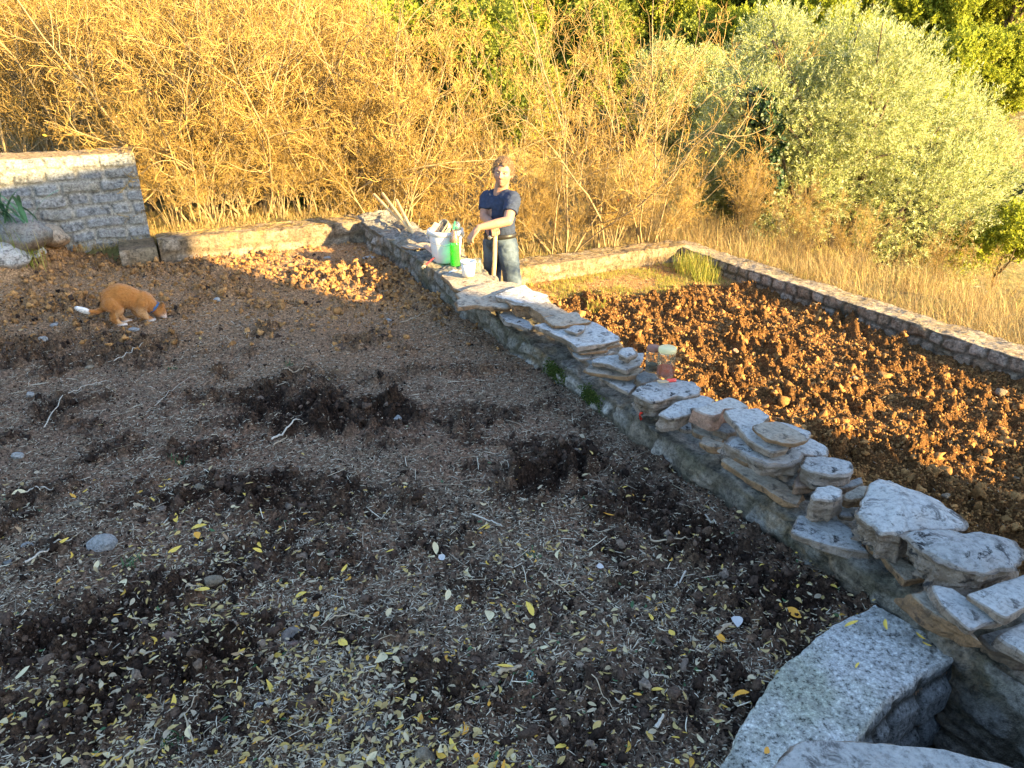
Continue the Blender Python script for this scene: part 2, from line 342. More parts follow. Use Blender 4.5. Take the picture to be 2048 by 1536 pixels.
def masonry(name, base, along, across, length, width, zl, zt, zr, mat, h=.1, bw=.18, seed=1, bulge=.02, res=.012, capc=True, joint=.012, parent=None, ztf=None, rough=.008, topbulge=0.0, topstep=0, edge_r=.02, sharp=1, widthf=None, warp=.02, smear=0):
    """a wall block: u runs along, profile goes up the near face, across the top, down the far face"""
    nu = int(length/res)+1; us = np.linspace(0, length, nu)
    hl = max(zt-zl, .02); hr = max(zt-zr, .02)
    n1 = max(4, int(hl/res)); n2 = max(4, int(width/res)); n3 = max(4, int(hr/(res*2)))
    S = [(0, zl+hl*t, 0) for t in np.linspace(0, 1, n1, endpoint=False)]+[(width*t, zt, 1) for t in np.linspace(0, 1, n2, endpoint=False)]+[(width, zt-hr*t, 2) for t in np.linspace(0, 1, n3)]
    S = np.array(S); w_, z_, k_ = S.T
    UU, _ = np.meshgrid(us, w_, indexing='ij'); WW = np.broadcast_to(w_, UU.shape).copy(); ZZ = np.broadcast_to(z_, UU.shape).copy(); KK = np.broadcast_to(k_, UU.shape)
    dl = np.clip(zt-ZZ, 0, 1); 
    N = np.zeros(UU.shape+(2,)); N[..., 0] = np.where(KK == 0, -1, np.where(KK == 2, 1, 0)); N[..., 1] = (KK == 1)
    tz = np.exp(-(zt-ZZ)/edge_r); tw = np.exp(-np.minimum(WW, width-WW)/edge_r)
    N[..., 1] += np.where(KK != 1, tz, 0); N[..., 0] += np.where(KK == 1, tw*np.where(WW < width/2, -1, 1), 0)
    pu = UU; pv = np.where(KK == 1, zt+WW, ZZ)-zl*0
    d, r = brick_pattern(pu, np.where(KK == 1, zt-.5*h*0+WW, ZZ)-(zt % h)+.0, h, bw, seed, warp)
    dt, rt = brick_pattern(pu, WW, width*.52, bw*1.6, seed+5, warp*1.3)
    top = (KK == 1)
    stone = sstep(joint*.3, joint, d); stone = np.where(top, sstep(joint*.3, joint, dt), stone); sm_ = 1-smear*sstep(-.12, .12, fbm(p3(UU*5, ZZ*7+WW*5, seed+1), 4)); stone = stone*sm_; bul = sstep(joint*.2, joint*.2+.03/sharp, d)*bulge*(.5+.8*r)*sm_
    disp = np.where(top, 0, bul)+rough*fbm(p3(UU*9, WW*9+ZZ*9, seed), 5)+(rough*.35+.004)*fbm(p3(UU*38, WW*38+ZZ*38, seed), 3, True)+rough*1.5*fbm(p3(UU*2.2, WW*2+ZZ*3, seed+3), 2)+np.where(top, topbulge*sstep(.0, .03, dt), 0)
    WW = WW+disp*N[..., 0]; ZZ = ZZ+disp*N[..., 1]
    if ztf is not None: ZZ = ZZ+np.where(KK == 2, 0, 1)*0+ztf(UU)*sstep(zl, zt, ZZ)
    wf = 1.0 if widthf is None else widthf(UU)
    WW = WW*wf
    P = np.zeros(UU.shape+(3,)); P[..., 0] = base[0]+along[0]*UU+across[0]*WW; P[..., 1] = base[1]+along[1]*UU+across[1]*WW; P[..., 2] = ZZ
    ns = len(S); F = gridfaces(nu, ns); V = P.reshape(-1, 3)
    c0 = len(V); V = np.concatenate([V, [P[0].mean(0)], [P[-1].mean(0)]])
    j = np.arange(ns-1); F3 = np.concatenate([np.stack([j*0+c0, j, j+1], 1), np.stack([j*0+c0+1, (nu-1)*ns+j+1, (nu-1)*ns+j], 1)])
    at = {'stone': np.append(stone.ravel(), [0, 0]), 'rnd': np.append(np.where(top, rt, r).ravel(), [.5, .5]), 'top': np.append((top.astype(float)*(capc(UU) if callable(capc) else float(capc))).ravel(), [0, 0])}
    return link(name, mesh_np(name, V, [F, F3], True, at), mat, parent)
GR = [(0, (.20, .19, .17)), (.4, (.30, .29, .27)), (.7, (.24, .20, .155)), (1, (.36, .34, .31))]
M_main = masonry_mat('rubble_wall', (.155, .13, .095), [(0, (.15, .135, .115)), (.4, (.30, .28, .25)), (.7, (.22, .17, .12)), (1, (.40, .38, .35))], (.27, .25, .22), mossy=.45, orangy=.5)
LM = 7.9
zt_main = .20
tag(masonry('garden_wall', MB-DW*.34, DW, DN, LM+.34, .40, -.62, zt_main, LW-.05, M_main, h=.12, bw=.21, seed=2, bulge=.016, res=.010, rough=.040, warp=.06, joint=.03, topbulge=.012, smear=.5, capc=lambda u: .85*sstep(3.6, 2.4, u), ztf=lambda u: -.085*sstep(1.8, 4.8, u)), 'long low rubble stone wall between the two beds, topped with loose slabs', 'stone wall')
# far wall of the upper bed
M_back = masonry_mat('rendered_stone_wall', (.24, .175, .11), [(0, (.17, .13, .085)), (.5, (.26, .20, .14)), (1, (.31, .25, .19))], (.20, .15, .095), mossy=.25, orange=(.36, .20, .06), orangy=.6)
tag(masonry('back_wall', MB+DW*0+DN*(-1.92)+0*DW, DN, -DW, 1.93, .34, -.1, .205, -.3, M_back, h=.13, bw=.24, seed=7, bulge=.014, joint=.03, rough=.022, warp=.05, capc=False), 'low pale stone wall closing the far end of the upper bed, straw on top', 'stone wall')
tag(masonry('wall_footing', MB+DN*(-2.25)+DW*.07, DN, -DW, .31, .4, -.1, .17, -.2, M_back, h=.14, bw=.3, seed=9, bulge=.012), 'small shaded stone block between the tall wall and the low back wall', 'stone block')
M_left = masonry_mat('grey_block_wall', (.33, .32, .285), [(0, (.17, .18, .19)), (.35, (.25, .265, .275)), (.6, (.25, .235, .195)), (.85, (.19, .20, .205)), (1, (.29, .29, .28))], (.30, .225, .145), mossy=.05, orangy=.12)
lb = np.array([-3.52, 7.245])
tag(masonry('tall_wall', lb-DN*3.2, DN, -DW, 3.2, .4, -.15, .94, -.4, M_left, h=.112, bw=.25, seed=12, bulge=.022, joint=.03, res=.008, rough=.016, warp=.028, edge_r=.01, sharp=1.6), 'tall grey wall of squared stone blocks at the left with a sunlit coping', 'stone wall')
# lower bed walls
rb = np.array([2.21, 9.61])
tag(masonry('low_end_wall', rb-DN*3.76, DN, -DW, 3.76+.05, .33, LW-.1, LW+.205, LW-.2, M_back, h=.13, bw=.26, seed=17, bulge=.014, joint=.03, rough=.022, warp=.05, capc=False), 'low sunlit wall across the far end of the lower bed behind the man', 'stone wall')
M_right = masonry_mat('cobble_wall', (.17, .135, .095), [(0, (.24, .18, .12)), (.4, (.32, .26, .20)), (.7, (.40, .35, .29)), (1, (.28, .19, .12))], (.48, .38, .26), mossy=.35, orangy=.3)
rb = np.array([2.21, 9.61])
tag(masonry('side_wall', rb-DW*.33, DW, DN, 7.5, .31, LW-.1, LW+.225, LW-.6, M_right, h=.125, bw=.19, seed=23, bulge=.016, joint=.024, res=.012, rough=.020, warp=.045, ztf=lambda u: -.055+.010*u), 'long low wall with a smooth coping along the right edge of the lower bed', 'stone wall')
# concrete ledge round the sunken corner
def ledge():
    n = 160; t = np.linspace(0, 1, n)
    def rs(P):
        P = np.array(P); d = np.r_[0, np.cumsum(np.linalg.norm(np.diff(P, axis=0), axis=1))]; d /= d[-1]; return np.stack([np.interp(t, d, P[:, 0]), np.interp(t, d, P[:, 1])], 1)
    A = rs(OUT); B = rs(INN); prof = [(0, -.1), (0, -.05), (0, 0), (0, .03), (.01, .05)]+[(q, .06) for q in np.linspace(.03, .98, 50)]+[(1.0, .05)]+[(1.0, z) for z in np.linspace(.04, -.62, 50)]
    prof = np.array(prof); q = prof[:, 0][None, :, None]; P2 = A[:, None]*(1-q)+B[:, None]*q
    Z = np.broadcast_to(prof[:, 1], P2.shape[:2]).copy()
    side = np.broadcast_to((prof[:, 0] >= 1) & (prof[:, 1] < .045), Z.shape)
    UU = np.broadcast_to((t*2.0)[:, None], Z.shape)
    d, r = brick_pattern(UU, Z, .17, .3, 31); dirn = (B-A)/np.linalg.norm(B-A, axis=1)[:, None]
    topn = .008*fbm(p3(P2[..., 0]*12, P2[..., 1]*12), 5)+.006*fbm(p3(P2[..., 0]*60, P2[..., 1]*60), 3)
    edge = (.012*fbm(p3(P2[..., 0]*14, P2[..., 1]*14, Z*14), 4))
    dp = np.where(side, .028*sstep(0, .04, d)*np.clip((.05-Z)/.08, 0, 1), 0)+edge*np.where(side, 1.0, 1.6)
    P2 = P2+dirn[:, None, :]*dp[..., None]; Z = Z+np.where(side, 0, topn)
    P = np.concatenate([P2, Z[..., None]], -1)
    k = NT('speckled_concrete', .93, .15); n1 = k.noise(5, 7, .65); n2 = k.noise(75, 5, .75); n3 = k.noise(1.8, 5)
    c = k.mix(n1, (.34, .335, .32), (.60, .585, .54)); c = k.mix(k.ramp(n3, [(.5, 0), (.63, .55)]), c, (.22, .235, .13)); c = k.mix(k.ramp(k.noise(2.9, 6, .75), [(.56, 0), (.64, .85)]), c, (.08, .065, .045)); c = k.mix(k.ramp(k.noise(11, 6, .7), [(.5, 0), (.62, .55)]), c, (.20, .195, .17))
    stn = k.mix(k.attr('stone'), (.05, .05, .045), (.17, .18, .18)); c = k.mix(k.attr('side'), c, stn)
    c = k.mix(1.0, c, k.ramp(n2, [(.36, .12), (.46, .75), (.56, 1.0), (.66, 1.6)]), 'MULTIPLY'); k.col(c); k.bump(n2, .9, .008)
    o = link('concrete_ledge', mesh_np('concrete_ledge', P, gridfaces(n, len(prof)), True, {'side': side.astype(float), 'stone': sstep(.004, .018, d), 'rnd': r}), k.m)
    tag(o, 'curved speckled grey concrete ledge at the lower right edging the sunken corner', 'concrete ledge')
ledge()
M_floor = simple('dark_floor', (.035, .037, .035), .8, .3, .5, 20, .6)  # floor coloured a very dark grey
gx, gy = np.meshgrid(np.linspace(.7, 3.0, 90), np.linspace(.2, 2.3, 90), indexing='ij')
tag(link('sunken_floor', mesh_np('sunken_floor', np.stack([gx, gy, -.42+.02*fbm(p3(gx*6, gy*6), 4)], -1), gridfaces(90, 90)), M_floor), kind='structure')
# ------------------------------------------------------------ loose limestone slabs on the wall
def stone_mat(name, a, b, speck=.5, ochre=.5, och=(.34, .19, .09), scale=1.0):
    k = NT(name, .88, .22)
    n1 = k.noise(7*scale, 7, .65); n2 = k.noise(45*scale, 7, .72); n3 = k.noise(16*scale, 8, .75, .6); n4 = k.noise(4, 4, .6); rd = k.objrand()
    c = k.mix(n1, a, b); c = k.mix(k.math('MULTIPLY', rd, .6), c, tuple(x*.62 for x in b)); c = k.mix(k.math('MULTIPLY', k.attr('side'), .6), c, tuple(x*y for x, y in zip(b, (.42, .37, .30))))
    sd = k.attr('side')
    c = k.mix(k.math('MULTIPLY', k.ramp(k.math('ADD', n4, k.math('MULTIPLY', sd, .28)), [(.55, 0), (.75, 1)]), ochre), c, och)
    msk = k.math('MULTIPLY', k.ramp(n3, [(.53, 0), (.60, 1)]), k.ramp(n4, [(.38, .35), (.56, 1)]))
    c = k.mix(k.math('MULTIPLY', msk, speck), c, (.035, .034, .035))
    c = k.mix(1.0, c, k.ramp(n2, [(.32, .45), (.5, 1.0), (.68, 1.25)]), 'MULTIPLY')
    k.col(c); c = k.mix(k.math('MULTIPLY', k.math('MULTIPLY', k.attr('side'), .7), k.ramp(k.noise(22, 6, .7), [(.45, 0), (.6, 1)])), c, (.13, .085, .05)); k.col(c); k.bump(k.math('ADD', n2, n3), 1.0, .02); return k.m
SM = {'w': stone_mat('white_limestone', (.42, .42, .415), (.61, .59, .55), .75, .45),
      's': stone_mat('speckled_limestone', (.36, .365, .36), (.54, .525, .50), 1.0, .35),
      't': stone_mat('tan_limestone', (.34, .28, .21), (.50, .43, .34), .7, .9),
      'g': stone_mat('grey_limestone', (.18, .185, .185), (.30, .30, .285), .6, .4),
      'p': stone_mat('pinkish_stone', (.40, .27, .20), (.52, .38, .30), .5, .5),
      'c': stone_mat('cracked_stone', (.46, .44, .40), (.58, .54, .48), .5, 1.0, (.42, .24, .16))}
def slab(reg, pts, z, th, label, mat='w', name='stone_slab', cat='stone slab', rnd=.25, rough=.5, tilt=(0, 0), flare=0.0, group='loose slabs along the garden wall', dome=0.0, seed=None):
    ox, oy, sc = reg; P = [(ox+a/sc, oy+b/sc) for a, b in pts]
    cx = sum(p[0] for p in P)/len(P); cy = sum(p[1] for p in P)/len(P); c = U(cx, cy, z)
    Q = []
    for a, b in P:                                             # slab top is a plane through c with a small tilt
        r = ray(a, b); n = np.array([-tilt[0], -tilt[1], 1.0]); t = ((c-np.array([0, 0, CAMH]))@n)/(r@n); Q.append(np.array([0, 0, CAMH])+t*r)
    Q = np.array(Q); c = Q.mean(0); L = Q[:, :2]-c[:2]
    ar = 0.5*np.sum(L[:, 0]*np.roll(L[:, 1], -1)-np.roll(L[:, 0], -1)*L[:, 1])
    if ar < 0: Q = Q[::-1]; L = L[::-1]
    th = th*.72 if th < .065 else th*.88; seed = seed if seed is not None else int(abs(cx*13+cy*7)) % 997
    r0 = np.random.default_rng(seed)
    per = np.linalg.norm(np.roll(L, -1, 0)-L, axis=1); tot = per.sum(); n = int(np.clip(tot/.010, 60, 200))
    d = np.r_[0, np.cumsum(per)]; tt = np.linspace(0, tot, n, endpoint=False); Lc = np.vstack([L, L[:1]])
    E = np.stack([np.interp(tt, d, Lc[:, 0]), np.interp(tt, d, Lc[:, 1])], 1)
    for _ in range(1): E = .25*np.roll(E, 1, 0)+.5*E+.25*np.roll(E, -1, 0)
    rad = np.linalg.norm(E, axis=1); u = E/rad[:, None]; R = np.median(rad)
    jag = .012*rough*2*fbm(p3(E[:, 0]*14, E[:, 1]*14, seed), 4); E = E+u*jag[:, None]
    nt_ = max(7, int(R/.014)); ns = max(5, int(th/.009))
    rings = []; side = []
    e = min(th*.2, .009)
    for q in np.linspace(0.001, 1-e/R*1.0, nt_): rings.append((q, 0.0, 0)); side.append(0)
    for a in np.linspace(20, 80, 3): a = math.radians(a); rings.append((1-e/R+e/R*math.sin(a), -e*(1-math.cos(a)), 0)); side.append(.5)
    for q in np.linspace(0, 1, ns): rings.append((1+(flare-.0)*q*th/R, -e-(th-2*e)*q, q)); side.append(1)
    rings.append((1-e/R*1.2, -th, 1)); side.append(1); rings.append((.5, -th, 1)); side.append(1); rings.append((.001, -th, 1)); side.append(1)
    V = np.zeros((len(rings), n, 3)); A = np.zeros((len(rings), n))
    nx_, ny_ = -tilt[0]*-1, -tilt[1]*-1
    for i, (q, dz, qq) in enumerate(rings):
        V[i, :, :2] = E*q; V[i, :, 2] = dz+V[i, :, 0]*nx_+V[i, :, 1]*ny_; A[i] = side[i]
        if side[i] >= 1: V[i, :, 2] -= th*.45*max(0, (q-0.9)*0+qq)*(fbm(np.stack([E[:, 0]*5, E[:, 1]*5, 0*rad+seed], 1), 2))*min(1, rough*1.6); V[i, :, :2] *= (1+qq*(.9*min(th, .06)/R)*(fbm(np.stack([E[:, 0]*7, E[:, 1]*7, 0*rad+seed+5], 1), 3))[:, None]*2.6*rough)
        if dome and side[i] == 0: V[i, :, 2] += dome*(1-q*q)-dome*0
    Pn = V.reshape(-1, 3); A = A.ravel()
    wob = fbm(Pn*[9, 9, 9]+seed*1.3, 4); strat = fbm(Pn*[4.5, 4.5, 42]+seed, 3)+.6*fbm(Pn*[14, 14, 14]+seed, 3)
    strat = strat+.5*np.round(fbm(Pn*[3, 3, 30]+seed+9, 2)*6)/6
    dirs = Pn*[1, 1, 0]; dirs /= np.linalg.norm(dirs, axis=1)[:, None]+1e-6
    Pn = Pn+dirs*((A >= 1)*strat*.028*rough*min(1, th/.05))[:, None]
    ter = np.abs(fbm(Pn*[4, 4, 0]+seed*2.2, 3)); Pn[:, 2] += (A < 1)*(wob*.010*rough+(-.007*rough*np.round(ter*9)/3))
    o = link(name, None)
    bpy.data.objects.remove(o)
    Fc = gridfaces(len(rings), n, True)[:, ::-1]
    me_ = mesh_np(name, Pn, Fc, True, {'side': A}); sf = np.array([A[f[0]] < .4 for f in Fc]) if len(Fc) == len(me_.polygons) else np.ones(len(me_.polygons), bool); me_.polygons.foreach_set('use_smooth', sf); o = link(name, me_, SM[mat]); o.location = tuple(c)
    tag(o, label, cat, group); return o
RA = (900, 540, 3.938); RB = (1260, 740, 4.096); RC = (1560, 880, 3.414); RD = (1440, 1180, 3.368)
G = 'loose slabs along the garden wall'
slab(RA, [(-70,35),(60,0),(230,20),(365,88),(170,130),(85,165),(20,135),(-10,90)], .245, .05, 'pale tan flat slab directly under the small white tub', 't')
slab(RA, [(45,185),(150,130),(270,105),(400,85),(500,95),(560,112),(470,150),(360,190),(440,240),(490,290),(430,300),(330,290),(200,270),(60,292),(50,240),(78,225)], .29, .045, 'broad sunlit orange tan slab jutting over the left face of the wall near the tub', 't', rough=.6)
slab(RA, [(355,200),(430,160),(520,130),(590,108),(650,160),(770,190),(790,245),(720,262),(600,262),(520,255),(440,225),(380,215)], .325, .04, 'pale sunlit slab lying just beyond the jutting orange tan slab', 'w')
slab(RA, [(430,235),(520,255),(720,258),(800,258),(935,325),(860,350),(740,372),(690,320),(600,270),(480,275)], .325, .085, 'thick rough-edged block with a flaky purple grey left face', 't', rough=.9)
slab(RA, [(385,345),(450,305),(520,340),(620,400),(657,440),(640,468),(540,435),(440,400)], .235, .04, 'grey shaded slab low on the wall edge left of the thick flaky block', 's')
slab(RA, [(700,440),(900,540),(980,640),(1110,740),(1230,700),(1250,600),(1100,520),(860,430)], .235, .05, 'dark brown edged slab at the bottom of the neat pile of white slabs', 'g')
slab(RA, [(960,640),(1020,655),(1230,620),(1300,640),(1180,685),(1020,702),(980,680)], .245, .026, 'thin white slab third from the top in the neat pile', 'w')
slab(RA, [(930,592),(1000,610),(1200,575),(1330,560),(1335,580),(1230,605),(1250,628),(1020,657),(980,635)], .28, .026, 'thin yellowish slab second from the top in the neat pile', 't')
slab(RA, [(650,430),(760,410),(800,435),(900,440),(1040,410),(1130,400),(1340,525),(1330,550),(1200,580),(1000,605),(950,565),(860,520),(750,470)], .325, .035, 'wide white slab on top of the neat pile, right end in sun', 'w')
slab(RA, [(735,375),(860,345),(1000,325),(1035,365),(1120,400),(1020,420),(890,440),(800,435)], .35, .032, 'sunlit tan slab with a darker crosswise edge beside the thick flaky block', 't')
slab(RA, [(900,465),(980,430),(1070,430),(1062,472),(1000,497)], .352, .028, 'small triangular grey slab lying on the wide white slab', 's')
slab(RA, [(1170,840),(1280,835),(1450,830),(1470,900),(1410,970),(1290,900)], .205, .035, 'low white slab on the wall edge left of the jar boulder', 'w')
slab(RA, [(1050,775),(1100,745),(1150,750),(1390,800),(1520,760),(1490,820),(1390,845),(1200,820),(1080,800)], .25, .032, 'rusty edged slab under the slab that carries the little white rock', 't')
slab(RA, [(1115,700),(1240,670),(1400,655),(1530,645),(1520,700),(1500,740),(1390,790),(1250,740),(1120,722)], .295, .04, 'flat white slab carrying a little white rock left of the jars', 'w')
slab(RA, [(1330,645),(1355,605),(1445,598),(1462,660),(1400,690),(1345,670)], .355, .055, 'little white angular rock sitting on a flat slab left of the jars', 'w', name='rock', cat='rock', rough=.8)
slab(RA, [(1460,830),(1530,790),(1600,812),(1650,850),(1600,880),(1500,890)], .25, .08, 'blue grey rock under the jar with dark contents', 'g', name='rock', cat='rock')
slab(RA, [(1430,965),(1470,915),(1600,878),(1800,850),(1920,880),(1985,925),(1965,975),(1850,1005),(1790,985),(1700,1010),(1600,1035),(1500,1000)], .285, .12, 'big rounded speckled boulder carrying the large glass jar', 's', name='boulder', cat='boulder', rough=.9, flare=-.25)
slab(RB, [(330,440),(420,400),(500,430),(515,485),(430,480)], .20, .035, 'small brown spotted slab below the pale sloping rock', 's')
slab(RB, [(510,468),(620,490),(780,560),(762,592),(640,550),(520,505)], .215, .035, 'narrow ochre slab under the cracked pink block', 't')
slab(RB, [(230,355),(320,290),(480,210),(600,198),(700,240),(640,300),(510,310),(500,350),(400,385),(300,395)], .27, .085, 'pale blue grey sloping rock between the jar boulder and the cracked block', 'w', name='rock', cat='rock', rough=.8, flare=-.2)
slab(RB, [(680,480),(800,410),(880,500),(800,522)], .25, .055, 'small dark sided grey rock wedged right of the cracked block', 'g', name='rock', cat='rock')
slab(RB, [(510,312),(600,290),(810,213),(905,240),(970,288),(960,312),(770,312),(740,365),(675,378),(590,350)], .325, .085, 'block with a flat cracked pinkish front face and dark speckled top', 'c', rough=.3)
slab(RB, [(555,585),(600,540),(700,550),(765,590),(760,640),(640,632)], .215, .045, 'knobbly ochre stone on the wall edge left of the thick brown slab', 't')
slab(RB, [(740,735),(810,700),(900,760),(1050,830),(1200,880),(1300,950),(1330,990),(1420,1010),(1400,1060),(1375,1120),(1280,1080),(1140,990),(960,880)], .185, .045, 'long ochre edged slab lying along the left edge of the wall', 't', rough=.7)
slab(RB, [(1300,640),(1480,545),(1610,615),(1620,690),(1560,700),(1430,690)], .30, .06, 'white slab end poking out on the right under the topmost slabs', 'w')
slab(RB, [(1080,808),(1390,762),(1388,800),(1280,872),(1150,840)], .24, .035, 'dark pointed slab sticking out beneath the thick brown slab', 'g')
slab(RB, [(830,690),(900,690),(1080,780),(1055,808),(950,765)], .27, .03, 'thin brown splinter of stone under the thick brown slab', 't')
slab(RB, [(770,580),(870,528),(960,560),(1100,650),(1180,690),(1320,650),(1420,668),(1405,730),(1280,760),(1110,760),(1000,705),(880,640)], .315, .075, 'thick slab with a dark brown front edge in the middle of the tall pile', 's', rough=.8)
slab(RB, [(768,325),(900,303),(960,312),(1050,303),(1150,370),(1080,420),(1010,430),(1030,490),(1100,560),(1210,620),(1310,610),(1290,650),(1170,672),(1060,620),(960,560),(900,480),(830,410)], .365, .05, 'long smooth white slab lying across the tall pile, under the tan slab', 'w', rough=.35)
slab(RB, [(1210,416),(1300,436),(1490,505),(1470,560),(1420,590),(1250,520)], .385, .035, 'bluish white slab peeping out behind the tan topmost slab', 'w')
slab(RB, [(1003,450),(1100,425),(1210,412),(1300,450),(1380,500),(1470,570),(1370,600),(1250,598),(1130,560),(1030,500)], .412, .025, 'tan spotted oval slab topmost on the tall pile', 't', rough=.5)
slab(RB, [(1340,895),(1400,810),(1470,870),(1535,920),(1500,955),(1350,962)], .235, .05, 'pinkish leaning stone behind the white cube-shaped rock', 'p')
slab(RB, [(1540,930),(1740,930),(1900,868),(1922,920),(1800,965),(1600,985)], .235, .05, 'dull grey slab under the dark blotched block', 'g')
slab(RB, [(1400,780),(1440,700),(1560,698),(1700,718),(1810,745),(1842,825),(1760,862),(1600,850),(1460,815)], .325, .08, 'squarish white block with dark blotches right of the tall pile', 's', name='stone_block', cat='stone block', rough=.6)
slab(RB, [(1700,1135),(1760,1105),(1850,1130),(1840,1200),(1720,1190)], .215, .04, 'small pale slab between the cube-shaped rock and the huge boulder', 'w')
slab(RB, [(1760,1000),(1880,940),(1955,940),(1930,1050),(1800,1070),(1750,1045)], .275, .06, 'brown speckled stone wedged against the huge white boulder', 't', name='rock', cat='rock')
slab(RC, [(70,620),(130,505),(200,525),(400,550),(480,590),(560,690),(610,765),(450,745),(300,700),(150,655)], .19, .045, 'grey slab thick with black lichen on the wall edge below the cube-shaped rock', 's', rough=.6)
slab(RB, [(1480,1010),(1540,950),(1650,938),(1742,978),(1738,1040),(1680,1072),(1500,1060)], .315, .125, 'cube-shaped white rock with rounded corners on the wall', 'w', name='rock', cat='rock', rough=.6, rnd=.5)
slab(RC, [(580,705),(700,700),(870,750),(885,775),(760,775),(620,750)], .215, .03, 'thin ochre slab squeezed under the huge white boulder', 't')
slab(RC, [(695,775),(800,785),(1000,900),(1025,930),(850,968),(780,880)], .195, .045, 'small rust edged slab in the gap below the two largest boulders', 't')
slab(RC, [(520,500),(550,430),(600,330),(612,285),(640,262),(750,270),(920,340),(1100,400),(1220,500),(1275,600),(1200,620),(1000,615),(870,620),(830,650),(700,640),(620,585)], .335, .14, 'huge white boulder with a rust brown underside, largest stone on the wall', 'w', name='boulder', cat='boulder', rough=.9, flare=-.22, dome=.03)
slab(RC, [(840,640),(900,608),(1100,600),(1300,620),(1480,640),(1600,680),(1670,760),(1645,840),(1560,880),(1400,900),(1200,860),(1080,810),(960,740)], .345, .12, 'large greyish white boulder with wavy scalloped front near the right edge of the photo', 's', name='boulder', cat='boulder', rough=.95, flare=-.15, dome=.02)
slab(RC, [(1340,1330),(1480,1300),(1700,1220),(1800,1500),(1650,1480),(1450,1420)], .17, .07, 'dark shaded slab beneath the two lowest slabs at the right edge', 'g')
slab(RC, [(880,1030),(1035,988),(1060,1080),(1200,1215),(1330,1330),(1390,1400),(1250,1300),(1050,1180),(940,1080)], .235, .075, 'white slab with a rusty stepped left face above the sunken corner', 't', rough=.8)
slab(RC, [(1040,980),(1180,1008),(1270,1067),(1420,1150),(1522,1215),(1400,1260),(1300,1292),(1190,1200),(1070,1090)], .28, .045, 'middle white slab with rusty rim between the two boulders and the bluish end slab', 'w')
slab(RC, [(1270,1050),(1500,968),(1700,900),(1760,1100),(1540,1212),(1400,1130)], .315, .04, 'clean bluish white slab with speckles at the right edge under the greyish boulder', 'w', rough=.35)
slab(RC, [(1480,1335),(1600,1270),(1760,1215),(1800,1560),(1620,1430)], .25, .06, 'bright bluish slab in the lower right with a rusty left side', 'w')
slab(RD, [(300,1260),(330,1180),(420,1095),(560,1010),(640,1002),(900,1015),(1100,1020),(1500,1062),(1800,1132),(2000,1185),(2250,1300),(2300,1700),(300,1700)], .40, .14, 'broad pale foreground slab cut off by the bottom edge of the photo', 'w', name='boulder', cat='boulder', group=None, rough=.7, flare=-.1)
# end of the wall at the near side carrying the foreground slab
tag(masonry('pier_wall', U(1760, 1560, .2)[:2]+np.array([-.02, -.04]), np.array([1, -.08]), np.array([.0, -1.0]), 1.3, .5, -.6, .24, -.6, M_main, h=.12, bw=.2, seed=41, bulge=.02, res=.014), 'short stone wall under the foreground slab beside the sunken corner', 'stone wall')
SM.update({'Gw': stone_mat('field_stone_pale', (.30, .30, .30), (.44, .43, .40), .5, .4, scale=2), 'Gt': stone_mat('field_stone_tan', (.22, .175, .12), (.34, .28, .20), .4, .5, scale=2), 'Gg': stone_mat('field_stone_grey', (.14, .14, .14), (.24, .235, .22), .4, .3, scale=2), 'Gp': stone_mat('field_stone_pink', (.26, .16, .11), (.36, .23, .17), .3, .3, scale=2), 'Gc': stone_mat('field_stone_red', (.24, .20, .17), (.36, .30, .26), .3, 1.0, (.40, .13, .06), scale=2)})
# stones lying on the soil and stones on the left bank
def ground_rock(px, py, wpx, label, mat='w', flat=.6, asp=1.3, zf=upz, base=0.0, name='stone', cat='stone', group=None, seed=0, sub=4, up=.25, yaw=None):
    p = U(px, py, base); g = float(zf(np.array([p[0]]), np.array([p[1]]))[0]) if zf else base; p = U(px, py, g+.3*wpx*.0008)
    wd = wpx/FPX*np.linalg.norm(p-np.array([0, 0, CAMH])); V, F = ico(sub); sd = seed or int(px*3+py)
    rr = np.random.default_rng(sd); D = rr.normal(size=(9, 3)); D /= np.linalg.norm(D, axis=1)[:, None]
    pr = V@D.T; cut = rr.uniform(.62, .95, 9); over = np.maximum(pr-cut, 0); V = V-(over[:, :, None]*D[None]).sum(1)*.85
    V = V*(1+.13*fbm(V*1.6+sd, 3))[:, None]+V*(.05*fbm(V*7+sd, 3))[:, None]
    V = V*[wd/2, wd/2/asp, wd/2*flat]; a = yaw if yaw is not None else rr.uniform(-.4, .4); c, s_ = math.cos(a), math.sin(a)
    V = V@np.array([[c, s_, 0], [-s_, c, 0], [0, 0, 1]])
    mat = 'G'+mat if zf is not None else mat
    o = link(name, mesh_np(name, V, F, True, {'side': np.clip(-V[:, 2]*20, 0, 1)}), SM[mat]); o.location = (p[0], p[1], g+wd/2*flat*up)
    return tag(o, label, cat, group)
SG = 'stones lying on the upper bed'
ground_rock(205, 1089, 50, 'round pale grey stone as big as a fist, alone on the left of the bed', 'w', .75, 1.25, group=SG, seed=5)
ground_rock(588, 1272, 50, 'half buried angular stone with a brick red patch in the lower middle', 'c', .6, 1.2, group=SG, seed=9)
ground_rock(340, 1275, 28, 'small pinkish brown pebble on the dark soil', 'p', .8, 1.3, group=SG)
ground_rock(424, 1160, 38, 'flat tan stone on the dug soil, upper of a close pair', 't', .5, 1.6, group=SG)
ground_rock(385, 1175, 26, 'small dark tan stone, lower left of a close pair', 'g', .5, 1.2, group=SG)
ground_rock(55, 1092, 22, 'small cream oval pebble left of the round grey stone', 'w', .6, 1.3, group=SG)
ground_rock(18, 1125, 22, 'bluish grey pebble half sunk at the left edge', 'g', .5, 1.3, group=SG)
ground_rock(850, 1510, 38, 'tan knobbly stone at the bottom middle of the picture', 't', .8, 1.1, group=SG)
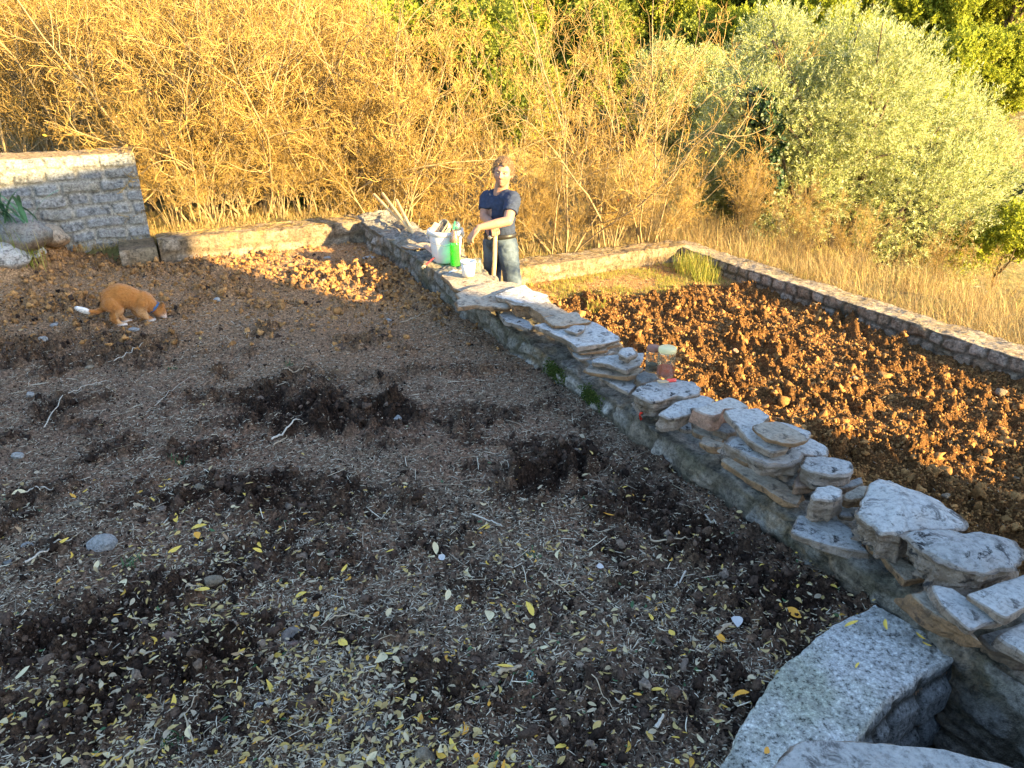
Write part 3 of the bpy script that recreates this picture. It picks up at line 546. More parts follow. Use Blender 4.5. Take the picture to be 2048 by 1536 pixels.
ground_rock(521, 1411, 26, 'flat pale chip of stone above the bottom left', 'w', .3, 1.3, group=SG)
ground_rock(400, 975, 24, 'pale tan stone at the left edge of the middle dug patch', 't', .6, 1.4, group=SG)
ground_rock(152, 1008, 20, 'little tan pebble above the round grey stone', 't', .6, 1.2, group=SG)
ground_rock(794, 838, 20, 'pale round pebble right of the upper dug patch', 'w', .8, 1.1, group=SG)
ground_rock(60, 790, 14, 'white round pebble near the left edge', 'w', .8, 1.1, group=SG)
ground_rock(83, 680, 22, 'white pointed stone left below the cat', 'w', .7, 1.3, group=SG)
ground_rock(112, 650, 20, 'flat cream stone below the tail of the cat', 'w', .4, 1.6, group=SG)
ground_rock(268, 659, 22, 'pale greenish flat stone just under the front paws of the cat', 'w', .4, 1.7, group=SG)
ground_rock(222, 612, 10, 'tiny white pebble under the tail of the cat', 'w', .8, 1.1, group=SG)
ground_rock(434, 600, 14, 'white round pebble right of the cat', 'w', .7, 1.2, group=SG)
ground_rock(655, 516, 16, 'white pebble near the low end wall', 'w', .5, 1.4, group=SG)
ground_rock(738, 516, 26, 'flat whitish stone in the shade beside the garden wall', 'w', .3, 1.5, group=SG)
ground_rock(778, 640, 12, 'pale pebble at the tip of the sunlit strip', 'w', .6, 1.2, group=SG)
ground_rock(965, 1368, 22, 'tan pebble lying low beneath the bottom middle leaves', 't', .6, 1.2, group=SG)
ground_rock(640, 785, 18, 'pale pebble on the crest of the upper dug patch', 't', .6, 1.2, group=SG)
ground_rock(35, 912, 22, 'white wedge shaped stone at the left edge', 'w', .6, 1.3, group=SG)
ground_rock(180, 735, 16, 'small cream stone amid the brown clods left', 't', .6, 1.3, group=SG)
ground_rock(740, 1450, 22, 'grey tan stone half hidden in leaves at the bottom', 'g', .6, 1.1, group=SG)
SG2 = 'stones on the lower bed'
ground_rock(2000, 786, 22, 'round pale stone among the clods near the right edge', 't', .8, 1.1, loz, LW, group=SG2)
ground_rock(1852, 966, 14, 'white round pebble below the tip of the sunlit clods', 'w', .8, 1.1, loz, LW, group=SG2)
ground_rock(1892, 992, 16, 'tan pebble on the shaded soil by the huge boulder', 't', .7, 1.2, loz, LW, group=SG2)
ground_rock(1470, 703, 14, 'small pinkish pebble among the clods in the middle', 'p', .8, 1.1, loz, LW, group=SG2)
ground_rock(1708, 757, 13, 'round orange tan pebble on the sunlit clods', 't', .8, 1.1, loz, LW, group=SG2)
BG = 'rocks of the left bank'
ground_rock(35, 462, 120, 'large flat grey rock under the green sword leaves', 'g', .55, 1.5, None, .34, 'rock', 'rock', BG, 21, up=0)
ground_rock(95, 470, 70, 'yellow lichened rock right of the large flat grey one', 't', .6, 1.3, None, .26, 'rock', 'rock', BG, 22, up=0)
ground_rock(8, 515, 80, 'pale bluish boulder at the left edge of the picture', 'w', .7, 1.2, None, .16, 'rock', 'rock', BG, 23, up=0)
ground_rock(100, 510, 40, 'small cream rubble stone at the foot of the bank', 'w', .5, 1.3, None, .03, 'rock', 'rock', BG, 24, up=0)
ground_rock(45, 500, 44, 'brown rubble stone between the bluish boulder and the grey rock', 't', .6, 1.2, None, .07, 'rock', 'rock', BG, 25, up=0)
ground_rock(130, 488, 46, 'low mossy stone against the foot of the tall wall', 'g', .5, 1.4, None, .05, 'rock', 'rock', BG, 26, up=0)
ground_rock(70, 440, 60, 'grey flaky stone at the top of the bank against the tall wall', 'g', .5, 1.3, None, .33, 'rock', 'rock', BG, 27, up=0)
ground_rock(60, 505, 56, 'pale broken stone low on the bank behind the heaped soil', 'w', .5, 1.3, None, .16, 'rock', 'rock', BG, 28, up=0)
# ------------------------------------------------------------ terrain beyond the walls
def tz(x, y):
    x = np.asarray(x, float); y = np.asarray(y, float)
    u = (x-MB[0])*DW[0]+(y-MB[1])*DW[1]; v = (x-MB[0])*DN[0]+(y-MB[1])*DN[1]
    back = np.where(v < 0, .10, -.60)*1.0; back = .10+(-.70)*sstep(-.1, .5, v)
    z = back - sstep(1.0, 9, -u)*(1.4*sstep(0, 4, v))
    side = -.78-2.0*sstep(5.6, 9.5, v); z = z+(side-z)*sstep(4.1, 4.9, v)
    inside = (u > -.25) & (v < 4.3); z = np.where(inside & (v >= 0), -1.0, z); z = np.where(inside & (v < 0), -.35, z)
    D = y+.25*x
    z = z+np.clip(D-20, 0, None)*.36+np.clip(D-11, 0, None)*.22*sstep(1, -5, x)
    z = z+(D > 9)*(.25*fbm(p3(x*.35, y*.35), 4)+1.2*sstep(20, 30, D)*fbm(p3(x*.12, y*.12, 4), 4))+.03*fbm(p3(x*2, y*2), 3)*(~inside)
    return z
def hit(px, py, d0=8.0, d1=75):
    r = ray(px, py)
    ds = np.arange(d0, d1, .1); P = np.array([0, 0, CAMH])+r[None]*(ds/r[1])[:, None]; zz = tz(P[:, 0], P[:, 1])
    k = np.where(P[:, 2] < zz)[0]
    return P[k[0]] if len(k) else None
k = NT('hillside', .95, .1); n1 = k.noise(.35, 8, .65); n2 = k.noise(5, 7, .7); n3 = k.noise(1.4, 6, .7)
c = k.mix(k.ramp(n1, [(.4, 0), (.6, 1)]), (.30, .21, .10), (.16, .15, .05)); c = k.mix(k.ramp(n3, [(.6, 0), (.68, .8)]), c, (.42, .38, .31))
c = k.mix(1.0, c, k.ramp(n2, [(.3, .4), (.7, 1.5)]), 'MULTIPLY'); k.col(c); k.bump(n2, .9, .15); M_hill = k.m
gy_ = np.concatenate([np.linspace(-22, 7, 60), 7+(88-7)*np.linspace(0, 1, 420)[1:]**1.6]); gx_ = np.linspace(-1, 1, 420)
Y = np.broadcast_to(gy_[:, None], (len(gy_), 420)); X = gx_[None]*(np.maximum(26, 14+Y*1.15))
tag(link('hillside', mesh_np('hillside', np.stack([X, Y, tz(X, Y)], -1), gridfaces(len(gy_), 420)), M_hill), kind='structure')
# ------------------------------------------------------------ unseen house and annexes behind the camera, outlines shaped to shade the beds
AV = np.array([0.58475771, 0.811208]); SH = np.array([.811208, -.58475771])
def hp(a, t, z): p = AV*a+SH*t; return [p[0], p[1], z]
def prism(poly_a_z, t0, t1):
    n = len(poly_a_z); V = [hp(a, t0, z) for a, z in poly_a_z]+[hp(a, t1, z) for a, z in poly_a_z]
    return V, [list(range(n)), list(range(2*n-1, n-1, -1))]+[[i, i+n, (i+1) % n+n, (i+1) % n] for i in range(n)]
def pmesh(name, V, F, mat, parent=None):
    me = bpy.data.meshes.new(name); me.from_pydata([tuple(v) for v in V], [], F); me.update(); return link(name, me, mat, parent)
def zb(b, t=7.0): return (b+t*.2755)/.9613
M_house = masonry_mat('house_stone', (.4, .36, .3), [(0, (.3, .28, .24)), (1, (.42, .38, .32))], (.4, .36, .3))
hs = thing('house_shade_caster', 'unseen flat-roofed stone house behind the camera, outline shaped to shade the beds', 'house')
pmesh('wall', *prism([(-5, -1), (3.57, -1), (3.57, zb(1.72)), (3.85, zb(1.92)), (3.85, zb(2.62)), (-5, zb(2.62))], 7, 13), M_house, hs)
pmesh('roof', *prism([(-5.1, zb(2.62)+.002), (3.89, zb(2.62)+.002), (3.89, zb(2.8, 6.9)), (-5.1, zb(2.8, 6.9))], 6.9, 13.1), simple('roof_slab', (.4, .3, .22)), hs)
pmesh('door', *prism([(-.5, -.9), (.4, -.9), (.4, 1.3), (-.5, 1.3)], 6.95, 6.999), simple('door_wood', (.15, .08, .04)), hs)
for a0 in (-3.2, 1.6): pmesh('window', *prism([(a0, .3), (a0+.9, .3), (a0+.9, 1.5), (a0, 1.5)], 6.95, 6.999), simple('window_glass', (.05, .06, .07), .1, .6), hs)
tag(pmesh('lean_to_shade_caster', *prism([(3.58, -1), (5.12, -1), (5.12, zb(-.15)), (4.6, zb(.25)), (3.58, zb(.92))], 7, 9), M_house), 'unseen lean-to shape added beside the house to cast the sloping shade edge', 'shade_caster')  # added out of view, sloping top fitted to the shade edge
tag(pmesh('yard_shade_caster', *prism([(5.13, -1.2), (9.5, -1.2), (9.5, zb(-.70)), (5.13, zb(-.70))], 7, 7.4), M_house), 'unseen wall shape added beyond the lean-to to cast the low shade edge', 'stone wall')  # added out of view, top height set by the shade on the lower bed
# ------------------------------------------------------------ bare shrubs
M_twig = NT('bare_twigs', .8, .2); _c = M_twig.ramp(M_twig.island(), [(0, (.11, .066, .018)), (.4, (.25, .16, .042)), (.8, (.38, .25, .075)), (1, (.48, .33, .12))]); M_twig.col(_c); M_twig = M_twig.m
M_stem = simple('shrub_bark', (.25, .185, .10), .85, .2, .3, 14, .4)
M_yleaf = islandmat('autumn_leaves', [(0, (.55, .42, .04)), (.5, (.45, .45, .05)), (.85, (.50, .20, .03)), (1, (.45, .06, .02))], .6, .3, .3)
LEAF = (np.array([[0, 0, 0], [.3, .22, .05], [.7, .2, .06], [1, 0, 0], [.7, -.2, .06], [.3, -.22, .05]], float)*[1, 1, 1], np.array([[0, 1, 4, 5], [1, 2, 3, 4]]))
LEAF = (LEAF[0], np.array([[0, 1, 5, 5], [1, 2, 4, 5], [2, 3, 3, 4]])); LEAF = (LEAF[0], np.array([[0, 1, 2, 3], [0, 3, 4, 5]]))
def shrub(seed, n, H, tilt, dens, lvl2=7, r0=.014, spread=.18, droop=0.0):
    R = np.random.default_rng(seed); stems = []; tw = []
    def grow(p, d, L, r, lev):
        k = [11, 8, 6, 4][lev]; P = [p]; dd = d.copy(); st = L/(k-1)
        for i in range(k-1):
            dd = dd+R.normal(size=3)*[.10, .16, .22, .26][lev]; dd[2] += [.02, .05, .07, .03][lev]-droop; dd /= np.linalg.norm(dd); P.append(P[-1]+dd*st)
        P = np.array(P); rr = np.linspace(r, max(r*.35, .0020), k)
        (stems if lev < 2 else tw).append((P, rr))
        if lev == 3: return
        m = int([dens, lvl2, 5][lev]*R.uniform(.8, 1.25)+.5)
        for _ in range(m):
            f = R.uniform([.22, .15, .1][lev], 1); i = min(int(f*(k-1)), k-2); q = P[i]+(P[i+1]-P[i])*(f*(k-1)-i)
            t = P[i+1]-P[i]; t /= np.linalg.norm(t); a = R.normal(size=3); a -= t*(a@t); a /= np.linalg.norm(a); an = math.radians(R.uniform(22, 58))
            nd = t*math.cos(an)+a*math.sin(an); grow(q, nd, L*R.uniform(.32, .5)*(1-.45*f)+.03, max(rr[i]*.58, .0027), lev+1)
    for i in range(n):
        a = R.uniform(0, 2*math.pi); ti = math.radians(R.uniform(0, tilt)); d = np.array([math.cos(a)*math.sin(ti), math.sin(a)*math.sin(ti), math.cos(ti)])
        grow(np.array([math.cos(a)*spread*R.random(), math.sin(a)*spread*R.random(), -.05]), d, H*R.uniform(.65, 1.05), r0*R.uniform(.6, 1.3), 0)
    root = thing('bare_shrub', 'x', 'shrub')
    V, F = tubes(stems, 5); link('stem', mesh_np('stem', V, F), M_stem, root)
    V, F = tubes(tw, 3); link('twigs', mesh_np('twigs', V, F), M_twig, root)
    tips = np.array([P[-1] for P, _ in tw]); s = R.integers(0, len(tips), max(12, len(tips)//110))
    V, F = scatter([LEAF], rotmats(len(s), R), R.uniform(.025, .05, len(s)), tips[s], R); link('leaves', mesh_np('leaves', V, F), M_yleaf, root)
    return root
PR = [shrub(1, 11, 3.0, 32, 12), shrub(2, 13, 3.2, 38, 11), shrub(3, 9, 2.9, 45, 13), shrub(4, 14, 3.0, 24, 10), shrub(5, 9, 3.1, 26, 7, 5, .016), shrub(6, 7, 2.9, 40, 6, 5, .015)]
used = set(); SHR = []
def put_shrub(kind, px, py, dist, sc, rz, label):
    p = W(px, py, dist); o = PR[kind] if kind not in used else copy_tree(PR[kind]); used.add(kind)
    o.location = (p[0], p[1], float(tz(p[0], p[1]))-.03); o.rotation_euler = (0, 0, rz); o.scale = (sc, sc, sc*random.uniform(.92, 1.1)); tag(o, label, 'shrub', 'bare shrubs beyond the end walls')
    SHR.append(o); return o
front = [(0, 395, 430, 8.1, 1.0, 'dense bare shrub with a thick pale forked base just right of the tall wall'),
 (1, 520, 430, 8.5, 1.0, 'bare tangled shrub third from the left of the garden end wall, before a dark hollow'),
 (2, 640, 430, 8.7, .95, 'bare shrub over dark green undergrowth behind the middle of the low back wall'),
 (3, 790, 430, 8.8, 1.0, 'shrub of many straight upright stems behind the leaning tool handles'),
 (4, 905, 430, 9.3, .78, 'upright bare shrub directly behind the white bucket'),
 (4, 1010, 450, 9.7, .72, 'upright bare shrub directly behind the man'),
 (5, 1120, 480, 9.6, 1.05, 'tall open shrub with slim pale stems just right of the man'),
 (4, 1210, 480, 9.9, .85, 'open pale stemmed shrub between the man and the corner of the lower bed'),
 (5, 1290, 480, 10.2, 1.0, 'fan shaped bare shrub whose branches sweep right over the corner of the walls'),
 (0, 270, 300, 9.2, 1.05, 'dense bare shrub rising behind the right end of the tall wall'),
 (1, 130, 300, 9.0, 1.05, 'dense bare shrub rising behind the middle of the tall wall'),
 (2, 20, 300, 9.0, 1.05, 'dense bare shrub at the left edge of the picture behind the tall wall')]
for kd, px, py, d, sc, lb_ in front: put_shrub(kd, px, py, d, sc, random.uniform(0, 6.3), lb_)
for row, (d, sc, step, x0, x1) in enumerate([(10.8, 1.05, 125, -60, 800), (12.8, 1.15, 130, -80, 700), (15.5, 1.3, 150, -100, 640)]):
    px = x0
    while px < x1:
        o = put_shrub(random.choice([0, 1, 2, 3, 2]), px+random.uniform(-30, 30), 300, d+random.uniform(-.5, .5), sc, random.uniform(0, 6.3), 'background bare shrub merging into the tan thicket in the rows further back'); px += step
for px, d in [(1080, 12.2), (1230, 12.0)]: put_shrub(5, px, 300, d, 1.05, random.uniform(0, 6), 'background bare shrub merging into the tan thicket in the rows further back')
for i, (px, d, sc) in enumerate([(345, 7.9, .42), (430, 8.0, .4), (470, 8.2, .48), (560, 8.3, .38), (610, 8.5, .45), (690, 8.6, .42), (735, 8.9, .5), (850, 9.1, .5), (960, 9.4, .4), (1060, 9.6, .4), (1130, 9.7, .4), (1230, 9.9, .4), (1330, 10.2, .45), (380, 8.7, .6), (500, 9.0, .6), (600, 9.3, .6), (700, 9.6, .6)]):
    put_shrub([0, 1, 2, 3][i % 4], px, 430, d, sc, random.uniform(0, 6.3), 'low tangle of bare twigs at the feet of the taller shrubs behind the end walls')['group'] = 'low bare twig tangles'
for i, (px, py, d, sc, lb_) in enumerate([(1480, 520, 10.6, .4, 'dry twiggy scrub just behind the right wall near its far corner'), (1590, 545, 10.0, .36, 'dry twiggy scrub behind the right wall below the ivy'), (1700, 575, 9.6, .34, 'dry twiggy scrub behind the middle of the right wall'), (1840, 600, 9.2, .36, 'dry twiggy scrub behind the right wall below the leaning olive branches'), (1985, 625, 8.8, .4, 'dry twiggy scrub behind the right wall at the right edge of the picture')]):
    put_shrub([3, 1, 2, 0, 4][i], px, py, d, sc, random.uniform(0, 6.3), lb_)['group'] = 'dry scrub beyond the right wall'
# ------------------------------------------------------------ foliage
def sprig(nl, L, ll, lw, seed, splay=50, cup=.1):
    R = np.random.default_rng(seed); VV = []; FF = []
    for i in range(nl):
        f = (i+.5)/nl; a = i*2.4+R.uniform(-.4, .4); ti = math.radians(splay*R.uniform(.6, 1.2)); d = np.array([math.cos(ti), math.sin(ti)*math.cos(a), math.sin(ti)*math.sin(a)])
        s = np.cross(d, R.normal(size=3)); s /= np.linalg.norm(s); l = ll*R.uniform(.7, 1.15); b = np.array([f*L, 0, 0]); n = np.cross(d, s)
        q = len(VV); VV += [b, b+d*l*.45+s*lw+n*lw*.4, b+d*l, b+d*l*.45-s*lw+n*lw*.4]; FF.append([q, q+1, q+2, q+3])
    return np.array(VV), np.array(FF)
def crown(lobes, n, seed, sprigs, smin, smax, upb=.5, shell=.35, gaps=.12):
    """lobes: (centre, radii); sprigs grow outward from points spread through each lobe's volume"""
    R = np.random.default_rng(seed); w_ = np.array([np.prod(r)**.6 for c, r in lobes]); w_ /= w_.sum(); PP = []; DD = []
    for (c, r), m in zip(lobes, (w_*n*1.6).astype(int)):
        d = R.normal(size=(m, 3)); d /= np.linalg.norm(d, axis=1)[:, None]; q = 1-shell*R.random(m)**1.3-0
        q *= 1+.22*fbm(d*2.2+np.array(c)*3, 3); P = np.array(c)+d*q[:, None]*r
        k_ = fbm(P*(1.6/max(r)**.5)*1.6+seed, 3) > -gaps; PP.append(P[k_]); DD.append((d/np.array(r))[k_])
    P = np.concatenate(PP); D = np.concatenate(DD); D /= np.linalg.norm(D, axis=1)[:, None]; i = R.permutation(len(P))[:n]; P = P[i]; D = D[i]+R.normal(size=(len(i), 3))*.35+[0, 0, upb]
    return scatter(sprigs, frames(D, R), R.uniform(smin, smax, len(P)), P, R)
def limbs(base, lobes, r, seed, kids=3):
    R = np.random.default_rng(seed); out = []
    b = np.array(base, float); cs = np.array([c for c, _ in lobes]); top = cs.mean(0); fork = b*.55+top*.45; fork[:2] = b[:2]*.8+top[:2]*.2
    fork[2] = b[2]+(min(c[2] for c in cs)-b[2])*.6+.1
    t = np.linspace(0, 1, 8)[:, None]; out.append((b*(1-t)+fork*t+R.normal(size=(8, 3))*r*.25*t, np.linspace(r*1.25, r*.8, 8)))
    for c, rr in lobes:
        c = np.array(c); m = (fork+c)/2+R.normal(size=3)*.15; m[2] -= .1*np.linalg.norm(c-fork)*.5
        P = (1-t)**2*fork+2*t*(1-t)*m+t*t*c; out.append((P, np.linspace(r*.5, r*.12, 8)))
        for _ in range(kids):
            e = c+R.normal(size=3)*np.array(rr)*.55; i = R.integers(3, 7); s = P[i]; out.append((s*(1-t)+e*t+np.sin(t*3)*R.normal(size=3)*.06, np.linspace(r*.18, r*.04, 8)))
    return tubes(out, 7)
M_olive = islandmat('olive_leaves', [(0, (.14, .18, .04)), (.35, (.31, .34, .10)), (.7, (.44, .46, .20)), (1, (.56, .57, .36))], .55, .4, .4)
M_pine = islandmat('bright_green_leaves', [(0, (.13, .17, .015)), (.5, (.27, .31, .025)), (1, (.42, .42, .05))], .6, .3, .45)
M_dark = islandmat('dark_green_leaves', [(0, (.012, .03, .010)), (.6, (.025, .055, .016)), (1, (.05, .09, .025))], .5, .4, .1)
M_bark = simple('tree_bark', (.10, .075, .05), .9, .1, .35, 10, .6)
OL = [sprig(12, .16, .055, .0065, s, 45) for s in (1, 2, 3)]
def pxlobes(L, d, rp):
    out = []
    for px, py, r in L:
        dd = d+random.uniform(-.9, .9); c = W(px, py, dd); rr = r/FPX*np.linalg.norm(c)*1.0; out.append((c, np.array([rr, rr, rr*.95])))
    return out
def tree(name, label, cat, lobes, base, r, n, sprigs, mat, smin, smax, seed, group=None, upb=.5, shell=.5, gaps=.1):
    root = thing(name, label, cat, base, 0, group); lo = [(np.array(c)-base, rr) for c, rr in lobes]
    V, F = limbs((0, 0, -.1), lo, r, seed); link('trunk', mesh_np('trunk', V, F), M_bark, root)
    V, F = crown(lo, n, seed, sprigs, smin, smax, upb, shell, gaps); link('crown', mesh_np('crown', V, F), mat, root); return root
ob = W(1700, 420, 12.6); ob[2] = tz(ob[0], ob[1])
oll = [(1480,215,60),(1560,130,85),(1690,125,85),(1500,230,85),(1620,240,120),(1760,200,110),(1860,270,105),(1930,370,90),(1700,350,130),(1820,400,125),(1600,380,90),(1900,480,80),(1720,470,100),(1940,290,60),(1540,310,70),(1640,500,60),(1830,520,60),(1765,135,55),(1545,80,50)]
tree('olive_tree', 'huge silvery olive tree filling the upper right, beyond the right hand wall', 'tree', pxlobes(oll, 12.6, 0), ob, .17, 20000, OL, M_olive, .8, 1.35, 11, shell=.55, gaps=.06)
b2 = W(1400, 300, 17.5); b2[2] = tz(b2[0], b2[1])
tree('olive_tree', 'smaller silvery olive tree behind the fan of bare branches, left of the huge one', 'tree', pxlobes([(1400,180,65),(1330,150,50),(1450,250,60),(1390,270,60),(1320,230,40),(1460,160,40)], 17.5, 0), b2, .12, 6500, OL, M_olive, 1.0, 1.6, 12)
b3 = W(1365, 460, 13.6); b3[2] = tz(b3[0], b3[1])
tree('olive_tree', 'shaded low olive with dark inner branches just left of the ivy covered trunk', 'tree', pxlobes([(1430,330,65),(1380,380,50),(1460,420,60),(1500,470,50),(1420,430,40)], 13.4, 0), b3, .1, 5200, OL, M_olive, .9, 1.3, 13)
# ivy clad trunk
ib = W(1475, 500, 11.6); ib[2] = tz(ib[0], ib[1]); iv = thing('ivy_clad_trunk', 'dark green ivy climbing a dead trunk in front of the huge olive tree', 'tree', ib)
tp = [W(1478, 480, 11.6), W(1500, 400, 11.6), W(1520, 320, 11.6), W(1535, 250, 11.6), W(1522, 205, 11.6)]
V, F = tubes([(np.array([ib]+tp)-ib, np.linspace(.1, .03, 6))], 8); link('trunk', mesh_np('trunk', V, F), M_bark, iv)
IV = [sprig(8, .10, .06, .022, s, 70) for s in (4, 5)]
V, F = crown([(t_-ib, np.array([r]*3)) for t_, r in zip(tp+[W(1535,360,11.5), W(1515,225,11.6), W(1540,290,11.6)], [  .26, .23, .18, .16, .13, .16, .13, .14])], 2300, 21, IV, .7, 1.2, .2, .6, .05); link('ivy', mesh_np('ivy', V, F), M_dark, iv)
# undergrowth bushes
def bush(label, px, py, d, rpx, n, mat, sprigs, seed, name='green_bush', group=None, flat=.7, s=(.8, 1.3)):
    c = W(px, py, d); r = rpx/FPX*np.linalg.norm(c); R = np.random.default_rng(seed); base = np.array([c[0], c[1], min(tz(c[0], c[1]), c[2]-r*.5)])
    lo = [(c-base+R.normal(size=3)*r*.5*[1, 1, .5], np.array([r, r, r*flat])*R.uniform(.4, .65)) for _ in range(7)]
    root = thing(name, label, 'bush', base, 0, group)
    V, F = limbs((0, 0, -.05), lo, .03, seed, 2); link('branches', mesh_np('branches', V, F), M_bark, root)
    V, F = crown(lo, n, seed, sprigs, s[0], s[1], .4, .7, .1); link('foliage', mesh_np('foliage', V, F), mat, root); return root
GP = [sprig(9, .14, .06, .016, s, 60) for s in (6, 7, 8)]
bush('dark green undergrowth bush behind the middle of the low back wall', 640, 400, 9.2, 62, 900, M_dark, GP, 31)
bush('bright green leafy bush at the right edge below the olive tree', 2010, 470, 12.5, 75, 2300, M_pine, GP, 32)
bush('very dark bush at the right edge beside the olive crown', 2040, 380, 14.5, 70, 2000, M_dark, GP, 33)
bush('dark bush deep behind the slim stems right of the man', 1180, 290, 14.2, 60, 1400, M_dark, GP, 34)
bush('low yellow green bush in the dry grass under the olive tree', 1680, 560, 11.4, 55, 900, islandmat('yellow_green_leaves', [(0, (.2, .2, .03)), (1, (.42, .36, .06))], .6, .3, .3), GP, 35)
bush('small green climber hanging high in the thicket left of centre', 490, 185, 8.9, 26, 110, M_pine, GP, 36)
bush('small yellow green sprout in the thicket above the tall wall', 265, 225, 8.7, 30, 110, M_pine, GP, 37)
bush('yellow green bush showing above the thicket near the top centre', 860, 70, 17.0, 95, 2200, M_pine, GP, 38, s=(1.2, 1.8))
# hillside trees
HP = [sprig(12, .34, .13, .036, s, 60) for s in (9, 10, 11)]
def proto_tree(seed, R0, mat, tall=1.2):
    R = np.random.default_rng(seed); lo = [(np.array([0, 0, R0*1.5*tall]), np.array([R0*.7, R0*.7, R0*.75*tall]))]
    for _ in range(11):
        a = R.uniform(0, 6.3); q = R.uniform(.3, .75)*R0; lo.append((np.array([math.cos(a)*q, math.sin(a)*q, R0*R.uniform(.7, 2.1)*tall]), np.array([1, 1, .9])*R0*R.uniform(.28, .5)))
    root = thing('hillside_tree', 'x', 'tree'); V, F = limbs((0, 0, -.3), lo, .13, seed, 2); link('trunk', mesh_np('trunk', V, F), M_bark, root)
    V, F = crown(lo, 4200, seed, HP, .7, 1.25, .5, .55, .10); link('crown', mesh_np('crown', V, F), mat, root); return root
M_mid = islandmat('mid_green_leaves', [(0, (.09, .12, .015)), (.5, (.18, .22, .03)), (1, (.29, .30, .05))], .6, .3, .4)
PT = [proto_tree(51, 1.8, M_pine), proto_tree(52, 1.6, M_pine, 1.5), proto_tree(53, 1.7, M_mid), proto_tree(54, 1.5, M_mid, 1.3)]; usedt = set()
hl = []
for px in range(700, 2100, 52):
    for py in (5, 60, 120, 180, 240, 310):
        if px > 1850 and py > 60 and random.random() < .62: continue
        if px > 1750 and random.random() < .25: continue
        hl.append((px+random.uniform(-30, 30), py+random.uniform(-25, 25)))
hl += [(px, -55+random.uniform(-30, 20)) for px in range(700, 2100, 85)]
for i, (px, py) in enumerate(hl):
    p = hit(px, py, 17, 84)
    if p is None: continue
    kd = random.choice([0, 0, 1, 1, 2, 3]) if i > 3 else i
    o = PT[kd] if kd not in usedt else copy_tree(PT[kd]); usedt.add(kd)
    s_ = random.uniform(.65, 1.1)*(.75 if p[1] < 26 else 1); o.location = (p[0], p[1], p[2]-.2); o.rotation_euler = (0, 0, random.uniform(0, 6.3)); o.scale = (s_, s_, s_*random.uniform(.9, 1.2))
    tag(o, ('bright yellow green tree on the hillside far behind the thicket and the olive' if kd < 2 else 'deeper green tree on the hillside far behind the thicket and the olive'), 'tree', 'bright green hillside trees' if kd < 2 else 'deeper green hillside trees')
# ------------------------------------------------------------ dry grass
BL = (np.array([[0, -.5, 0], [0, .5, 0], [.12, .4, .5], [.12, -.4, .5], [.4, .0, 1.0]]), np.array([[0, 1, 2, 3]])); BLT = (BL[0], np.array([[3, 2, 4]]))
def blades(n, samp, zf, hmin, hmax, wd, lean=.6, seed=1):
    R = np.random.default_rng(seed); x, y = samp(n, R); n = len(x); a = R.uniform(0, 6.3, n); ln = R.uniform(.1, lean, n); h = R.uniform(hmin, hmax, n)
    ca, sa = np.cos(a), np.sin(a); w_ = wd*R.uniform(.6, 1.4, n); z = zf(x, y)
    def P(f, side, l): return np.stack([x+ca*ln*h*l-sa*w_*side, y+sa*ln*h*l+ca*w_*side, z-.01+h*f*np.sqrt(1-np.minimum(ln*l, .97)**2*.8)], 1)
    V = np.stack([P(0, -.5, 0), P(0, .5, 0), P(.5, .4, .3), P(.5, -.4, .3), P(.85, .2, .75), P(.85, -.2, .75), P(1.0, 0, 1.15)], 1).reshape(-1, 3); b = (np.arange(n)*7)[:, None]
    return V, [b+np.array([[0, 1, 2, 3]]), b+np.array([[3, 2, 4, 5]]), b+np.array([[5, 4, 6]])]
def cluster(R, x, y, k, s):
    return x+R.normal(size=len(x))*0+s*np.sin(x*k+y*1.7), y
M_straw = islandmat('dry_grass', [(0, (.22, .14, .05)), (.5, (.37, .255, .10)), (.85, (.50, .37, .17)), (1, (.30, .30, .07))], .7, .3, .25)
M_grass = islandmat('green_grass', [(0, (.14, .20, .025)), (.5, (.34, .34, .05)), (1, (.48, .36, .11))], .6, .3, .3)
def s_right(n, R):
    v = 4.52+4.7*R.random(n)**1.4; u = R.uniform(-3.5, 6.5, n); x = MB[0]+DW[0]*u+DN[0]*v; y = MB[1]+DW[1]*u+DN[1]*v; k_ = fbm(p3(x*1.8, y*1.8), 3) > -.28; return x[k_], y[k_]
def s_back(n, R):
    v = R.uniform(-.2, 4.6, n); u = -.72-1.8*R.random(n)**1.5; x = MB[0]+DW[0]*u+DN[0]*v; y = MB[1]+DW[1]*u+DN[1]*v; return x, y
def s_back2(n, R):
    v = R.uniform(-2.6, .1, n); u = -.30-1.6*R.random(n)**1.3; x = MB[0]+DW[0]*u+DN[0]*v; y = MB[1]+DW[1]*u+DN[1]*v; return x, y
parts = [blades(40000, s_right, tz, .10, .50, .0045, 1.1, 1), blades(7000, s_back, tz, .04, .16, .004, 1.3, 2), blades(9000, s_back2, lambda x, y: tz(x, y)+.02, .03, .10, .004, 1.5, 3)]
V, F = join(parts); tag(link('dry_grass', mesh_np('dry_grass', V, F), M_straw), 'pale dry grass and straw growing beyond the walls', 'grass', kind='stuff')
def s_strip(n, R):
    v = R.uniform(.45, 4.1, n); u = R.uniform(.05, 2.4, n); x = MB[0]+DW[0]*u+DN[0]*v; y = MB[1]+DW[1]*u+DN[1]*v; k_ = ((1-turned(x, y)) > R.random(n)) & (fbm(p3(x*2.5, y*2.5, 1), 3) > -.05); return x[k_], y[k_]
V, F = join([blades(34000, s_strip, loz, .02, .08, .0035, 1.15, 4)]); tag(link('weedy_grass', mesh_np('weedy_grass', V, F), M_grass), 'short yellow green grass on the undug far strip of the lower bed', 'grass', kind='stuff')
def s_tuft(c, r):
    def f(n, R): d = np.clip(R.normal(size=(n, 2)), -1.5, 1.5)*r; return c[0]+d[:, 0], c[1]+d[:, 1]
    return f
